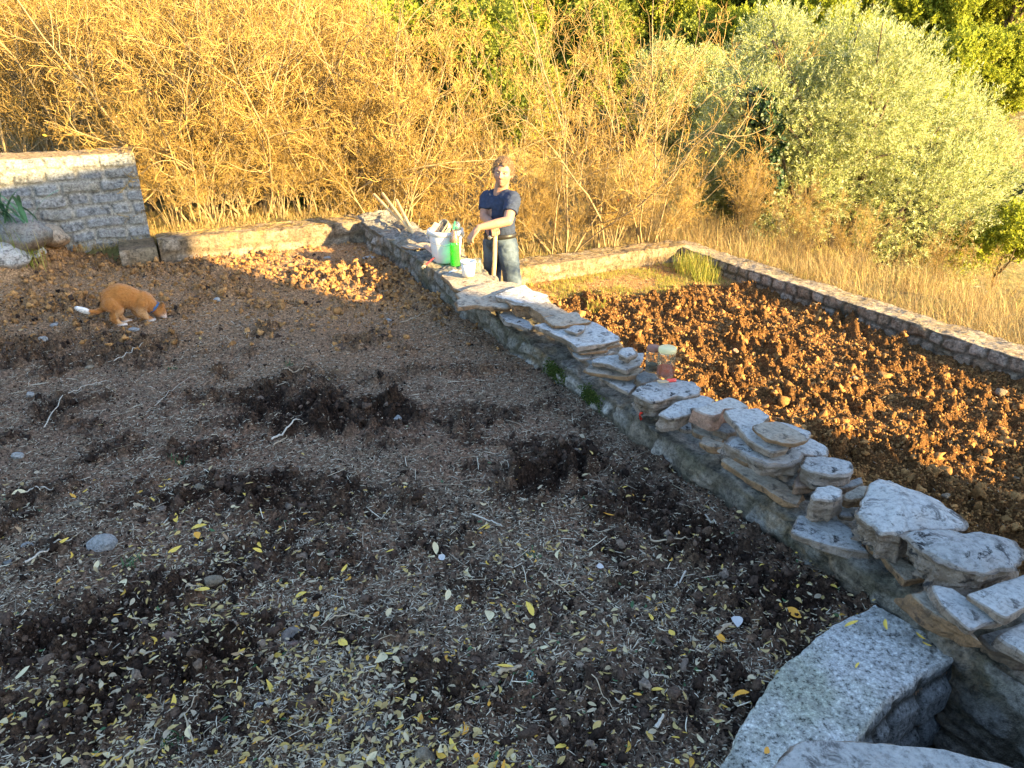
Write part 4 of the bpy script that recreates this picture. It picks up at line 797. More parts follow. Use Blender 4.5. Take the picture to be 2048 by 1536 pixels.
for px, py, n, r, h, lb_ in [(1385, 545, 420, .13, .34, 'bright green tall grass tuft in the far corner of the lower bed'), (1410, 560, 200, .1, .25, 'second grass tuft just in front of the far corner tuft'), (1195, 620, 120, .07, .12, 'small pale grass tuft on the edge of the dug soil of the lower bed')]:
    c = U(px, py, LW); V, F = blades(n, s_tuft(c, r), loz, h*.4, h, .005, .8, px); tag(link('grass_tuft', mesh_np('grass_tuft', V, F), M_grass), lb_, 'grass tuft', 'grass tufts of the lower bed')
# ------------------------------------------------------------ litter on the soil
M_litter = islandmat('straw_bits', [(0, (.10, .075, .05)), (.35, (.27, .215, .15)), (.75, (.46, .38, .27)), (1, (.70, .61, .46))], .8, .2)
M_leaf = islandmat('fallen_leaves', [(0, (.30, .20, .08)), (.3, (.50, .36, .12)), (.55, (.50, .41, .26)), (.8, (.36, .28, .19)), (.92, (.60, .40, .06)), (1, (.55, .27, .04))], .65, .3, .15)
STR = []
for sd in range(6):
    R = np.random.default_rng(sd); t = np.linspace(-.5, .5, 5); P = np.stack([t, .022*R.normal()*(t*t*4-.5)+.006*R.normal(size=5), np.abs(t)*.02*R.random()], 1)
    STR.append(tubes([(P, np.full(5, .028)*[.7, 1, 1, 1, .5])], 3))
def lay(n, samp, zf, bases, smin, smax, pw, dens, tilt=.35, thin=None, lift=.3, seed=3):
    R = np.random.default_rng(seed); P = []
    while sum(len(p) for p in P) < n:
        x, y = samp(n); k_ = dens(x, y) > R.random(len(x)); P.append(np.stack([x[k_], y[k_]], 1))
    P = np.concatenate(P)[:n]; s = smin+(smax-smin)*R.random(n)**pw
    S = np.stack([s, s*(1 if thin is None else 0)+(0 if thin is None else thin), s*(1 if thin is None else 0)+(0 if thin is None else thin)], 1)
    T = np.column_stack([P, zf(P[:, 0], P[:, 1])+.0015+lift*.004])
    return scatter(bases, rotmats(n, R, tilt), S, T, R)
litm = lambda x, y: (1-.93*till(x, y))*(.30+.9*sstep(-.25, .35, fbm(p3(x*.9, y*.9, 6), 3)+.35*np.exp(-((x+.7)**2/1.2+(y-3.6)**2/2.5)))-.25*sstep(-1.5, -3.0, x))
STRn = [(V*[1, 22, 22], F) for V, F in STR]
V, F = join([lay(120000, samp_up, upz, STRn, .005, .032, 2.6, litm, .35, .0024, 1, 4), lay(1500, samp_up, upz, STRn, .04, .12, 2.5, litm, .2, .003, 1.5, 5),
             lay(9000, samp_lo, loz, STRn, .01, .06, 2.5, lambda x, y: 1-.8*turned(x, y), .35, .0025, 1, 6)])
tag(link('straw_litter', mesh_np('straw_litter', V, F), M_litter), 'bits of straw, stalk and bark strewn over the soil', 'litter', kind='stuff')
# leaves
def leafshape(seed, wide=.2, curl=.25):
    R = np.random.default_rng(seed); n = 7; t = np.linspace(0, 1, n); w_ = wide*np.sin(np.pi*t**.8)**.8; w_[0] = .02; w_[-1] = 0.0; cz = curl*R.uniform(-.3, 1)*(t-.5)**2*2; tw = R.normal()*.25*t; by = .12*R.normal()*(t-.5)**2*4
    L = np.stack([t-.5, by-w_, cz+w_*(.35+tw)], 1); C = np.stack([t-.5, by, cz], 1); Rr = np.stack([t-.5, by+w_, cz+w_*(.35-tw)], 1)
    V = np.concatenate([L, C, Rr]); i = np.arange(n-1); F = np.concatenate([np.stack([i, i+1, n+i+1, n+i], 1), np.stack([n+i, n+i+1, 2*n+i+1, 2*n+i], 1)]); return V, F
LV = [leafshape(k_, [.13, .17, .22, .26, .15][k_ % 5]) for k_ in range(10)]
near = lambda x, y: sstep(3.3, 1.6, y)*(.25+.75*sstep(-.3, .3, fbm(p3(x*1.3, y*1.3, 2), 3)))*(1-.35*till(x, y))+.012
V, F = join([lay(13000, samp_up, upz, LV, .009, .036, 1.7, near, .6, None, 3.2, 8)])
tag(link('leaf_litter', mesh_np('leaf_litter', V, F), M_leaf), 'small yellow and tan leaf scraps thick on the near soil', 'leaf litter', kind='stuff')
M_grn = islandmat('small_green_leaves', [(0, (.03, .08, .03)), (1, (.09, .16, .06))], .6, .3, .1)
V, F = join([lay(420, samp_up, upz, LV, .012, .03, 1.5, lambda x, y: .05+sstep(3.6, 1.5, y), .6, None, 2, 9)])
tag(link('green_litter', mesh_np('green_litter', V, F), M_grn), 'scattered small green leaves among the yellow ones', 'leaf litter', kind='stuff')
R = np.random.default_rng(77)
LM_ = [simple('golden_leaf', (.62, .42, .07), .6, .3, .3, 60), simple('orange_leaf', (.60, .28, .03), .6, .3, .3, 60), simple('cream_leaf', (.55, .45, .26), .6, .3, .3, 60), simple('brown_leaf', (.30, .19, .10), .6, .3, .3, 60)]
LN = ['golden yellow', 'orange', 'cream', 'brown']; pl = []
for m_ in range(4):
    for k_ in range(3): V, F = LV[(m_*3+k_) % 10]; pl.append((m_, mesh_np('fallen_leaf', V, F)))
for me_ in pl: me_[1].materials.append(LM_[me_[0]])
cnt = 0
while cnt < 250:
    x, y = samp_up(60); k_ = near(x, y)*1.2 > R.random(len(x)); x, y = x[k_], y[k_]
    for a, b in zip(x[:6], y[:6]):
        m_, me_ = pl[int(R.choice(12, p=np.array([3, 3, 3, 1.5, 1.5, 1.5, 2.4, 2.4, 2.4, 1, 1, 1])/23.7))]; s_ = R.uniform(.034, .066)
        if cnt >= 250: break
        o = link('fallen_leaf', me_)
        o.location = (a, b, float(upz(np.array([a]), np.array([b]))[0])+.013); o.rotation_euler = (R.uniform(-.5, .5), R.uniform(-.5, .5), R.uniform(0, 6.3)); o.scale = (s_, s_, s_)
        tag(o, 'fallen %s leaf lying on the near part of the upper bed' % LN[m_], 'leaf', 'fallen %s leaves' % LN[m_]); cnt += 1
for px, py, m_, s_ in [(1840, 1275, 0, .035), (1853, 1291, 0, .03), (1713, 1333, 0, .03), (1534, 1503, 1, .03), (1700, 1250, 0, .06), (1770, 1252, 0, .05), (1480, 1390, 1, .06)]:
    p = U(px, py, .075 if px > 1500 else .02); o = link('fallen_leaf', pl[m_*3][1]); o.location = tuple(p+np.array([0, 0, .004])); o.scale = (s_,)*3; o.rotation_euler = (.2, .1, px)
    tag(o, 'fallen %s leaf lying on or against the concrete ledge' % LN[m_], 'leaf', 'leaves on the ledge')
# sticks one can point at
def stick(pts, r, label, mat, zoff=.008, group='sticks on the upper bed', name='stick'):
    P = np.array([U(a, b, 0) for a, b in pts]); t = np.linspace(0, len(P)-1, len(P)*5); Q = np.stack([np.interp(t, range(len(P)), P[:, i]) for i in range(3)], 1)
    Q[:, 2] = upz(Q[:, 0], Q[:, 1]); Q[:, 2] = Q[:, 2].max()*.4+Q[:, 2]*.6+zoff; Q += R.normal(size=Q.shape)*.0012
    c = Q.mean(0); V, F = tubes([(Q-c, np.linspace(r, r*.5, len(Q)))], 6); o = link(name, mesh_np(name, V, F), mat); o.location = tuple(c); tag(o, label, 'stick', group)
M_st = simple('pale_stick', (.42, .37, .30), .8, .2, .25, 50); M_st2 = simple('tan_stick', (.36, .28, .19), .8, .2, .25, 50)
stick([(55, 1138), (90, 1120), (148, 1090)], .005, 'pale forked twig pointing at the round grey stone', M_st)
stick([(90, 862), (125, 810), (170, 780), (215, 770)], .003, 'long pale bent stalk left of the middle', M_st)
stick([(545, 890), (580, 870), (605, 850)], .006, 'thick pale splinter below the upper dug patch', M_st)
stick([(548, 896), (575, 880)], .004, 'shorter splinter beside the thick pale one', M_st2)
stick([(230, 730), (265, 712), (288, 695)], .003, 'thin pale stalk between the brown clods and the cat', M_st)
stick([(310, 815), (345, 785), (380, 757)], .002, 'very thin stalk in the trampled middle left', M_st)
stick([(40, 995), (70, 983), (110, 985)], .004, 'curved pale root near the left edge', M_st)
stick([(570, 750), (622, 742)], .004, 'straight tan splinter near the top of the trampled middle', M_st2)
stick([(945, 1035), (980, 1045), (1004, 1057)], .004, 'pale twig right of the littered middle', M_st)
stick([(1300, 1090), (1360, 1095), (1410, 1080)], .004, 'crooked twig on the dark soil by the wall', M_st2)
stick([(1400, 1053), (1428, 1072)], .004, 'short pale splinter close to the wall foot', M_st)
stick([(1082, 1155), (1110, 1175), (1140, 1195)], .003, 'thin reddish twig in the lower right middle', M_st2)
stick([(1370, 1150), (1345, 1190)], .004, 'straight pale stalk on the dark soil, slanting', M_st)
stick([(1430, 1280), (1465, 1258)], .010, 'thick short grey stick near the pale torn leaf', M_st2)
stick([(800, 655), (850, 635), (895, 616)], .003, 'long thin stalk leaning towards the jutting orange tan slab', M_st2, .02)
stick([(1000, 1355), (1030, 1347), (1042, 1345)], .009, 'broken tan piece of bark in the lower middle', M_st2)
stick([(390, 1500), (372, 1440), (400, 1400)], .003, 'curved yellowish stem in the lower left', M_st2)
stick([(660, 1250), (700, 1235), (745, 1250)], .003, 'arched thin twig over the lower dug patch', M_st2)
stick([(1310, 1470), (1325, 1450)], .007, 'short grey stick near the bottom right of the soil', M_st)
stick([(1180, 1370), (1230, 1440)], .002, 'thin dark stem near the bottom, right of centre', M_st2)
# torn pale leaves / paper-like leaf
for px, py, s_, lb_ in [(1475, 1248, .05, 'torn pale lilac leaf near the concrete ledge'), (885, 1121, .035, 'single white curled leaf in the middle of the bed'), (1200, 1138, .03, 'small white torn leaf left of the garden wall'), (1060, 1358, .035, 'bluish green crumpled leaf low in the middle')]:
    V, F = leafshape(px, .38, .4); p = U(px, py, .01); o = link('fallen_leaf', mesh_np('fallen_leaf', V, F), simple('pale_leaf', (.42, .40, .38) if px != 1060 else (.12, .22, .18), .7, .2)); o.location = tuple(p+np.array([0, 0, .012])); o.scale = (s_,)*3; o.rotation_euler = (.3, .1, px); tag(o, lb_, 'leaf')
# small green weeds
for i, (px, py, s_, lb_) in enumerate([(356, 926, .05, 'little green weed on the trampled soil left of centre'), (262, 1128, .06, 'green weed right of the round grey stone'), (345, 1480, .05, 'bright green sprout at the bottom left'), (655, 1128, .04, 'green weed blades below the middle dug patch'), (345, 738, .04, 'tiny grey green weed below the cat'), (1060, 1110, .04, 'tiny green weed right of the middle'), (575, 728, .05, 'small light green weed patch right of the cat')]):
    c = U(px, py, 0); V, F = blades(26, s_tuft(c, s_*.4), upz, s_*.3, s_, .006, .98, i+60); tag(link('weed', mesh_np('weed', V, F), M_grn), lb_, 'weed', 'weeds on the upper bed')
# iris clump and grass by the left wall
ic = W(32, 440, 6.35); ir = thing('iris_plant', 'clump of broad bluish green sword leaves on the left bank', 'plant', ic); Rr = np.random.default_rng(5); M_iris = simple('iris_leaf', (.07, .17, .09), .5, .4, .3, 8)
for i in range(26):
    a = Rr.uniform(-.5, 3.6); l = Rr.uniform(.22, .42); le = Rr.uniform(.45, 1.15); n = 9; t = np.linspace(0, 1, n); b = np.array([Rr.uniform(-.22, .16), Rr.uniform(-.06, .06), -.02])
    px_ = b+np.stack([np.cos(-a)*le*l*t**1.3, np.sin(-a)*le*l*t**1.3*.7, l*(t-.45*le*t**2.2)], 1); wv = .018*np.sin(np.pi*np.clip(t*.9+.08, 0, 1))**.6; s = np.array([-np.sin(-a), np.cos(-a), .25])
    V = np.concatenate([px_-s*wv[:, None], px_+[0, 0, .004], px_+s*wv[:, None]]); j = np.arange(n-1); F = np.concatenate([np.stack([j, j+1, n+j+1, n+j], 1), np.stack([n+j, n+j+1, 2*n+j+1, 2*n+j], 1)]); link('leaf', mesh_np('leaf', V, F), M_iris, ir)
def s_lg(n, R): return W(15, 430, 6.4)[0]+R.normal(size=n)*.12, W(15, 430, 6.4)[1]+R.normal(size=n)*.05
V, F = blades(110, s_lg, upz, .12, .42, .006, .6, 91); tag(link('grass_tuft', mesh_np('grass_tuft', V, F), M_grass), 'tall yellow green grass blades rising at the left edge before the tall wall', 'grass tuft')
c = U(150, 492, .06); V, F = blades(90, s_tuft(c, .05), lambda x, y: .03+0*x, .03, .10, .008, .98, 92); tag(link('weed', mesh_np('weed', V, F), M_grn), 'low green weeds at the foot of the tall wall', 'weed')
# moss hanging on the left face of the garden wall
gw = bpy.data.objects['garden_wall']; M_moss = islandmat('moss', [(0, (.025, .045, .010)), (1, (.07, .09, .02))], .9, .1)
for px, py, ru, rz in [(1110, 745, .11, .045), (1165, 795, .09, .04)]:
    c = U(px, py, .06); c = np.array([mainx(c[1])-.02, c[1], .07]); Rr = np.random.default_rng(px); n = 900
    q = Rr.normal(size=(n, 2))*[ru*.5, rz*.6]; P = np.array([[c[0]+DW[0]*a-DN[0]*.012, c[1]+DW[1]*a-DN[1]*.012, c[2]+b] for a, b in q]); D = Rr.normal(size=(n, 3))*.5+[-DN[0], -DN[1], -.5]
    V, F = scatter([(LEAF[0], LEAF[1])], frames(D, Rr), Rr.uniform(.008, .020, n), P, Rr); link('moss', mesh_np('moss', V, F), M_moss, gw)
# straw lying on the end walls
def top_on(base, along, across, L, Wd, z, n, seed):
    Rr = np.random.default_rng(seed); a = Rr.random(n)*L; b = Rr.random(n)*Wd; P = np.stack([base[0]+along[0]*a+across[0]*b, base[1]+along[1]*a+across[1]*b, 0*a+z+.004+Rr.random(n)*.01], 1)
    return scatter(STRn, rotmats(n, Rr, .15), np.stack([Rr.uniform(.03, .14, n), np.full(n, .003), np.full(n, .003)], 1), P, Rr)
V, F = join([top_on(MB-DN*1.9, DN, -DW, 1.9, .32, .205, 420, 1), top_on(rb-DN*3.2, DN, -DW, 3.3, .3, LW+.21, 300, 2), top_on(rb, DW, DN, 6.5, .3, LW+.228, 240, 3)])
tag(link('straw_on_walls', mesh_np('straw_on_walls', V, F), M_straw), 'dry straw lying on the tops of the end walls', 'straw', kind='stuff')
# ------------------------------------------------------------ things on the wall
M_wplas = simple('white_plastic', (.62, .61, .58), .4, .4, .08, 9); M_wire = simple('steel_wire', (.35, .35, .35), .4, .5, .1, 9, 0, .8); M_wood = simple('handle_wood', (.58, .40, .20), .6, .3, .22, 14, .1)
def glassm(name, c, rough=.05, body=.2, dust=(.6, .6, .58)):
    """thin glass: tinted see-through film, a grazing gloss, and some dust"""
    k = NT(name, rough, .5); fr = k.new('ShaderNodeLayerWeight'); fr.inputs[0].default_value = .35
    tr = k.new('ShaderNodeBsdfTransparent'); k.set(tr.inputs[0], c); k.col(dust)
    gl = k.new('ShaderNodeBsdfGlossy'); gl.inputs['Roughness'].default_value = rough; m1 = k.new('ShaderNodeMixShader'); m2 = k.new('ShaderNodeMixShader')
    f1 = k.math('MULTIPLY', fr.outputs['Facing'], .45); k.set(m1.inputs[0], k.math('ADD', f1, .04)); k.l.new(tr.outputs[0], m1.inputs[1]); k.l.new(gl.outputs[0], m1.inputs[2])
    k.set(m2.inputs[0], k.math('MULTIPLY', k.ramp(k.noise(22, 5, .6), [(.3, .5), (.7, 1.5)]), body)); k.l.new(m1.outputs[0], m2.inputs[1]); k.l.new(k.b.outputs[0], m2.inputs[2]); k.l.new(m2.outputs[0], k.n['Material Output'].inputs[0]); return k.m
M_green = glassm('green_glass', (.25, .90, .30), .06, .30, (.10, .75, .08)); M_clear = glassm('clear_glass', (.88, .93, .90), .06, .05); M_amber = glassm('smoky_plastic', (.70, .55, .48), .2, .3, (.35, .24, .18))
def wtop(px, py, z=.2):
    for _ in range(3): p = U(px, py, z)
    return p
def ring_pipe(pts, r, sides=8): return tubes([(np.array(pts), np.full(len(pts), r))], sides)
p = wtop(893, 522, .20); p[2] = .205; b = thing('bucket', 'big white plastic bucket with a wire handle, full of odds and ends, on the wall', 'bucket', p)
H_ = .265; V, F = lathe([(.001, 0), (.105, 0), (.112, .004), (.128, H_*.5), (.140, H_-.03), (.138, H_-.02), (.136, H_-.02), (.124, H_*.5), (.108, .008), (.001, .008)], 40); link('body', mesh_np('body', V, F), M_wplas, b)
V, F = lathe([(.139, H_-.035), (.150, H_-.035), (.151, H_-.006), (.147, H_), (.138, H_), (.136, H_-.01), (.139, H_-.035)], 40); link('rim', mesh_np('rim', V, F), M_wplas, b)
t = np.linspace(0, math.pi, 24); hw = np.stack([.152*np.cos(t), -.06-.10*np.sin(t)*.95, H_-.03-.075*np.sin(t)], 1); hw[0, 1] = hw[-1, 1] = -.02; V, F = ring_pipe(hw, .0022); link('handle', mesh_np('handle', V, F), M_wire, b)
for s in (-1, 1):
    bm_ = bmesh.new(); bmesh.ops.create_cube(bm_, size=1); me = bpy.data.meshes.new('handle_lug'); bm_.to_mesh(me); bm_.free(); o = link('handle_lug', me, M_wplas, b); o.location = (s*.149, -.02, H_-.04); o.scale = (.012, .022, .03)
# contents, each its own thing
def box_np(sx, sy, sz, bev=.004):
    bm_ = bmesh.new(); bmesh.ops.create_cube(bm_, size=1)
    for v in bm_.verts: v.co.x *= sx; v.co.y *= sy; v.co.z *= sz
    if bev: bmesh.ops.bevel(bm_, geom=bm_.edges[:], offset=bev, segments=2, affect='EDGES')
    V = np.array([v.co[:] for v in bm_.verts]); F3 = [[v.index for v in f.verts] for f in bm_.faces]; bm_.free(); return V, F3
def box(name, size, mat, loc, rot=(0, 0, 0), parent=None, bev=.004):
    V, F = box_np(*size, bev); me = bpy.data.meshes.new(name); me.from_pydata([tuple(v) for v in V], [], F); me.update(); o = link(name, me, mat, parent); o.location = loc; o.rotation_euler = rot; return o
def cup(prof_r0, prof_r1, h, th=.003): return lathe([(.0005, 0), (prof_r0, 0), (prof_r0+(prof_r1-prof_r0)*.5, h*.5), (prof_r1, h), (prof_r1-th, h), (prof_r0+(prof_r1-prof_r0)*.5-th, h*.5), (prof_r0-th, th), (.0005, th)], 28)
q = thing('plastic_tub', 'dusty greyish pot tipped on its side sticking out of the bucket', 'pot', p+[.010, -.01, H_+.008]); q.rotation_euler = (.35, -1.0, .5); V, F = cup(.045, .055, .10); V[:, 2] -= .05; M_dplas = simple('dusty_plastic', (.36, .31, .25), .6, .3, .35, 25); link('body', mesh_np('body', V, F), M_dplas, q)
V, F = lathe([(.053, .040), (.060, .040), (.060, .050), (.053, .050), (.053, .040)], 28); link('rim', mesh_np('rim', V, F), M_dplas, q)
for i, (dx, dy, lx, ly, ln, lb_) in enumerate([(-.085, -.03, .5, -.05, .17, 'short wooden stick leaning left in the bucket'), (-.06, -.07, .62, .1, .19, 'middle wooden stick of the bundle in the bucket'), (-.035, -.085, .8, .1, .15, 'right hand flattest wooden stick in the bucket')]):
    a = p+[dx, dy, H_-.07]; e = a+[lx*ln*.8, 0, ln*.75]; V, F = tubes([(np.array([a*(1-f)+e*f-a for f in np.linspace(0, 1, 6)]), np.array([.004, .005, .006, .006, .007, .005]))], 8); o = link('wooden_stick', mesh_np('wooden_stick', V, F), M_wood); o.location = tuple(a); tag(o, lb_, 'stick')
o = box('paper_scrap', (.11, .006, .09), simple('brown_paper', (.50, .38, .28), .8, .2, .25, 20), tuple(p+[-.06, -.02, H_+.005]), (.3, .5, .3)); tag(o, 'crumpled brownish paper between the sticks in the bucket', 'paper')
g = thing('paint_brush', 'green handled brush standing in the bucket by the tipped pot', 'brush', p+[.055, -.05, H_-.06]); V, F = tubes([(np.array([[0, 0, 0], [.012, 0, .05], [.024, 0, .11], [.030, 0, .135]]), np.array([.007, .009, .008, .004]))], 10); link('handle', mesh_np('handle', V, F), simple('green_paint', (.03, .30, .14), .4, .4), g)
V, F = tubes([(np.array([[0, 0, 0], [-.006, 0, -.03]]), np.array([.010, .012]))], 10); link('bristles', mesh_np('bristles', V, F), simple('dark_bristle', (.06, .05, .04)), g)
jj = thing('glass_jar', 'clear jar with a green patch standing at the right rim of the bucket', 'jar', p+[.095, -.02, H_-.045]); V, F = lathe([(.001, 0), (.033, 0), (.037, .01), (.038, .075), (.034, .095), (.022, .108), (.001, .113), (.001, .111), (.021, .106), (.032, .094), (.036, .075), (.035, .012), (.001, .003)], 24); link('body', mesh_np('body', V, F), M_clear, jj)
V, F = lathe([(.0005, .030), (.017, .030), (.017, .034), (.0005, .034)], 16); V = V@np.array([[1, 0, 0], [0, 0, 1], [0, -1, 0]]).T+[0, -.005, .05]; V[:, 1] -= .0; link('label_patch', mesh_np('label_patch', V, F), simple('teal_patch', (.03, .38, .26), .5), jj)
# green bottle
p2 = wtop(920, 527, .2)+[.0, -.10, 0]; p2 = p+[.085, -.165, .003]; gb = thing('green_bottle', 'bright green glass bottle with a brown plastic cone over its neck, before the bucket', 'bottle', p2)
V, F = lathe([(.001, 0), (.036, 0), (.040, .006), (.040, .17), (.037, .19), (.022, .215), (.016, .235), (.015, .27), (.012, .27), (.013, .235), (.019, .214), (.034, .188), (.037, .168), (.037, .008), (.001, .005)], 32); link('body', mesh_np('body', V, F), M_green, gb)
V, F = lathe([(.040, .195), (.042, .205), (.030, .245), (.020, .285), (.017, .29), (.017, .286), (.027, .244), (.038, .205), (.040, .195)], 28); link('cone', mesh_np('cone', V, F), M_amber, gb)
# tub, jar, brushes
p3_ = U(937, 560, .225); p3_[2] = .262; tb = thing('plastic_tub', 'small white plastic tub with a faint grey mark, on the slab', 'tub', p3_); V, F = cup(.048, .056, .112); link('body', mesh_np('body', V, F), M_wplas, tb)
V, F = lathe([(.055, .098), (.0605, .098), (.0605, .112), (.055, .113), (.055, .098)], 32); link('rim', mesh_np('rim', V, F), M_wplas, tb)
V, F = lathe([(.0003, 0), (.008, 0), (.008, .0015), (.0003, .0015)], 3); V = V@np.array([[1, 0, 0], [0, 0, 1], [0, -1, 0]]).T+[.015, -.0505, .026]; link('mark', mesh_np('mark', V, F), simple('grey_mark', (.35, .38, .42)), tb)
p4_ = U(955, 549, .22); p4_[2] = .228; gj = thing('glass_jar', 'cloudy empty glass jar just behind the small white tub', 'jar', p4_); V, F = lathe([(.001, 0), (.034, 0), (.038, .006), (.038, .085), (.032, .1), (.031, .118), (.028, .118), (.029, .1), (.035, .084), (.035, .008), (.001, .004)], 28); link('body', mesh_np('body', V, F), M_clear, gj)
def brush(name, label, a, e, rad, hcol, bcol, blen, bw, mat2=None):
    a = np.array(a, float); e = np.array(e, float); d = (e-a)/np.linalg.norm(e-a); r_ = thing(name, label, 'brush', a); L_ = np.linalg.norm(e-a)
    V, F = tubes([(np.array([d*L_*f for f in np.linspace(0, 1, 8)]), rad*np.array([.6, .8, 1, 1.1, 1, .9, 1.1, 1.3]))], 10); link('handle', mesh_np('handle', V, F), hcol, r_)
    V, F = tubes([(np.array([d*(L_), d*(L_+.02)]), np.array([rad*1.5, bw]))], 10); link('ferrule', mesh_np('ferrule', V, F), simple('dull_metal', (.35, .22, .15), .5, .5, .1, 9, 0, .5), r_)
    V, F = tubes([(np.array([d*(L_+.02), d*(L_+.02+blen*.6), d*(L_+.02+blen)]), np.array([bw, bw*1.15, bw*.5]))], 10); link('bristles', mesh_np('bristles', V, F), bcol, r_); return r_
brush('paint_brush', 'dark red handled paint brush jutting over the left edge of the wall beside the bucket', U(872, 512, .25), U(850, 531, .235), .007, simple('dark_red_paint', (.18, .03, .04), .4), simple('straw_bristle', (.55, .42, .20), .8), .055, .012)
o = ring_pipe([[0, 0, 0], [.03, .003, .002], [.055, .01, 0]], .006); o = link('dark_stick', mesh_np('dark_stick', *o), simple('charred', (.03, .035, .05))); o.location = tuple(U(896, 549, .215)); tag(o, 'short black stick lying in front of the bucket', 'stick')
# grey-blue rag
gx, gy = np.meshgrid(np.linspace(-1, 1, 44), np.linspace(-1, 1, 30), indexing='ij'); h_ = .035*(1-gx**4)*(1-gy**4)*(.6+1.2*np.abs(fbm(p3(gx*2, gy*2, 3), 4)))+.002
V = np.stack([gx*.075+.006*gy, gy*.04, h_], -1); o = link('rag', mesh_np('rag', V, gridfaces(44, 30)), simple('grey_rag', (.42, .46, .50), .9, .1, .15, 30, .3)); o.location = tuple(U(914, 549, .212)); tag(o, 'crumpled grey blue rag left of the small white tub', 'rag')
o = box('wooden_board', (.15, .045, .012), simple('pinkish_board', (.55, .36, .27), .8, .2, .3, 20, .2), tuple(U(862, 508, .215)+[0, 0, .03]), (.1, .55, -.5)); tag(o, 'small pinkish board propped against the left side of the bucket', 'board')
for i, (px, py, w_, m_, lb_) in enumerate([(850, 489, .10, 't', 'orange tinted flat stone chip on the wall behind the bucket'), (826, 492, .07, 't', 'thin tan stone chip left of the orange tinted one')]):
    slab((0, 0, 1.0), [(px-26, py), (px-8, py-5), (px+24, py-3), (px+28, py+3), (px, py+6)], .22, .018, lb_, m_, group=None)
# tool handles leaning on the far side of the wall
def pole(name, label, a, e, r0, r1, mat, cat='tool'):
    a = np.array(a, float); e = np.array(e, float); root = thing(name, label, cat, e); n = 10; t = np.linspace(0, 1, n)[:, None]; P = (a-e)*t
    P[1:-1] += np.random.default_rng(int(a[0]*1000) % 99).normal(size=(n-2, 3))*.002; V, F = tubes([(np.vstack([P, P[-1]+(P[-1]-P[-2])*.04]), np.r_[np.linspace(r1, r0, n), r0*.3])], 12); link('handle', mesh_np('handle', V, F), mat, root); return root, a, e
def blade(root, V): 
    me = bpy.data.meshes.new('blade'); bm_ = bmesh.new(); bmesh.ops.create_cube(bm_, size=1)
    for v in bm_.verts: k_ = .5 if v.co.z > 0 else 1; v.co = Vector((v.co.x*V[0]*k_, v.co.y*V[1], v.co.z*V[2]))
    bmesh.ops.bevel(bm_, geom=bm_.edges[:], offset=.004, segments=1, affect='EDGES'); bm_.to_mesh(me); bm_.free(); return link('blade', me, simple('rusty_steel', (.12, .07, .045), .6, .5, .3, 20, .2, .5), root)
for (px, py), (qx, qy), dt, db, lb_ in [((748, 389), (806, 447), 7.72, 7.35, 'leftmost and longest of the three wooden tool handles behind the wall corner'), ((765, 387), (815, 455), 7.72, 7.20, 'middle wooden tool handle of the three behind the wall corner'), ((793, 400), (822, 458), 7.65, 7.12, 'rightmost and slimmest of the three wooden tool handles behind the wall corner')]:
    a = W(px, py, dt); m_ = W(qx, qy, db); d = (m_-a); f = (a[2]-(LW+.02))/(-d[2]); e = a+d*f; rt, _, _ = pole('garden_tool', lb_, a, e, .015, .014, M_wood); bo = blade(rt, (.16, .012, .13)); bo.location = (0, 0, .02)
# jars on the boulder
pj = U(1330, 755, .288); pj[2] = .300; J = thing('glass_jar', 'large glass jar with a cream lid and red powder in the bottom, on the boulder', 'jar', pj)
def jar(root, r, h, col, fill, mat, mlid, lidh=.018):
    V, F = lathe([(.001, 0), (r*.92, 0), (r, .008), (r, h*.80), (r*.96, h*.88), (r*.86, h*.93), (r*.86, h), (r*.82, h), (r*.82, h*.93), (r*.92, h*.87), (r*.96, h*.79), (r*.96, .01), (.001, .006)], 36); link('body', mesh_np('body', V, F), mat, root)
    V, F = lathe([(.0005, .008), (r*.945, .009), (r*.945, h*fill), (r*.7, h*fill+.004), (.0005, h*fill-.002)], 30); link('contents', mesh_np('contents', V, F), col, root)
    V, F = lathe([(.0005, h+.006), (r*.85, h+.006), (r*.97, h+.002), (r*.985, h-lidh+.004), (r*.97, h-lidh), (r*.9, h-lidh), (r*.9, h-.002), (.0005, h-.001)], 36); link('lid', mesh_np('lid', V, F), mlid, root)
M_dusty = glassm('dusty_glass', (.90, .88, .80), .08, .06, (.62, .55, .42))
M_red = simple('red_powder', (.55, .09, .035), .8, .2, .3, 40)
jar(J, .047, .150, M_red, .30, M_dusty, simple('cream_lid', (.62, .52, .26), .45, .4, .08)); V, F = lathe([(.0472, .055), (.0472, .075), (.0468, .075), (.0468, .055), (.0472, .055)], 30); 
pj2 = U(1303, 747, .27); pj2[2] = .285; J2 = thing('glass_jar', 'smaller glass jar with a brown lid and black contents, behind the large jar', 'jar', pj2); jar(J2, .036, .135, simple('black_paint', (.015, .02, .03), .3, .4), .28, M_dusty, simple('brown_lid', (.20, .09, .06), .5, .3))
ph = U(1318, 764, .305); ph[2] = .308; e = U(1352, 762, .305); e[2] = .310; rr_ = thing('scraper', 'red handled scraper with a tan wooden end lying before the large jar', 'scraper', ph); dd = e-ph
V, F = tubes([(np.array([dd*.45, dd*.5, dd*.96, dd]), np.array([.007, .010, .010, .006]))], 12); link('handle', mesh_np('handle', V, F), simple('red_plastic', (.70, .07, .05), .35, .4), rr_)
V, F = box_np(.055, .028, .008, .002); me = bpy.data.meshes.new('blade'); me.from_pydata([tuple(v) for v in V], [], F); o = link('blade', me, simple('tan_wood', (.45, .33, .2)), rr_); o.location = (.02, 0, 0); o.rotation_euler = (0, 0, math.atan2(dd[1], dd[0]))
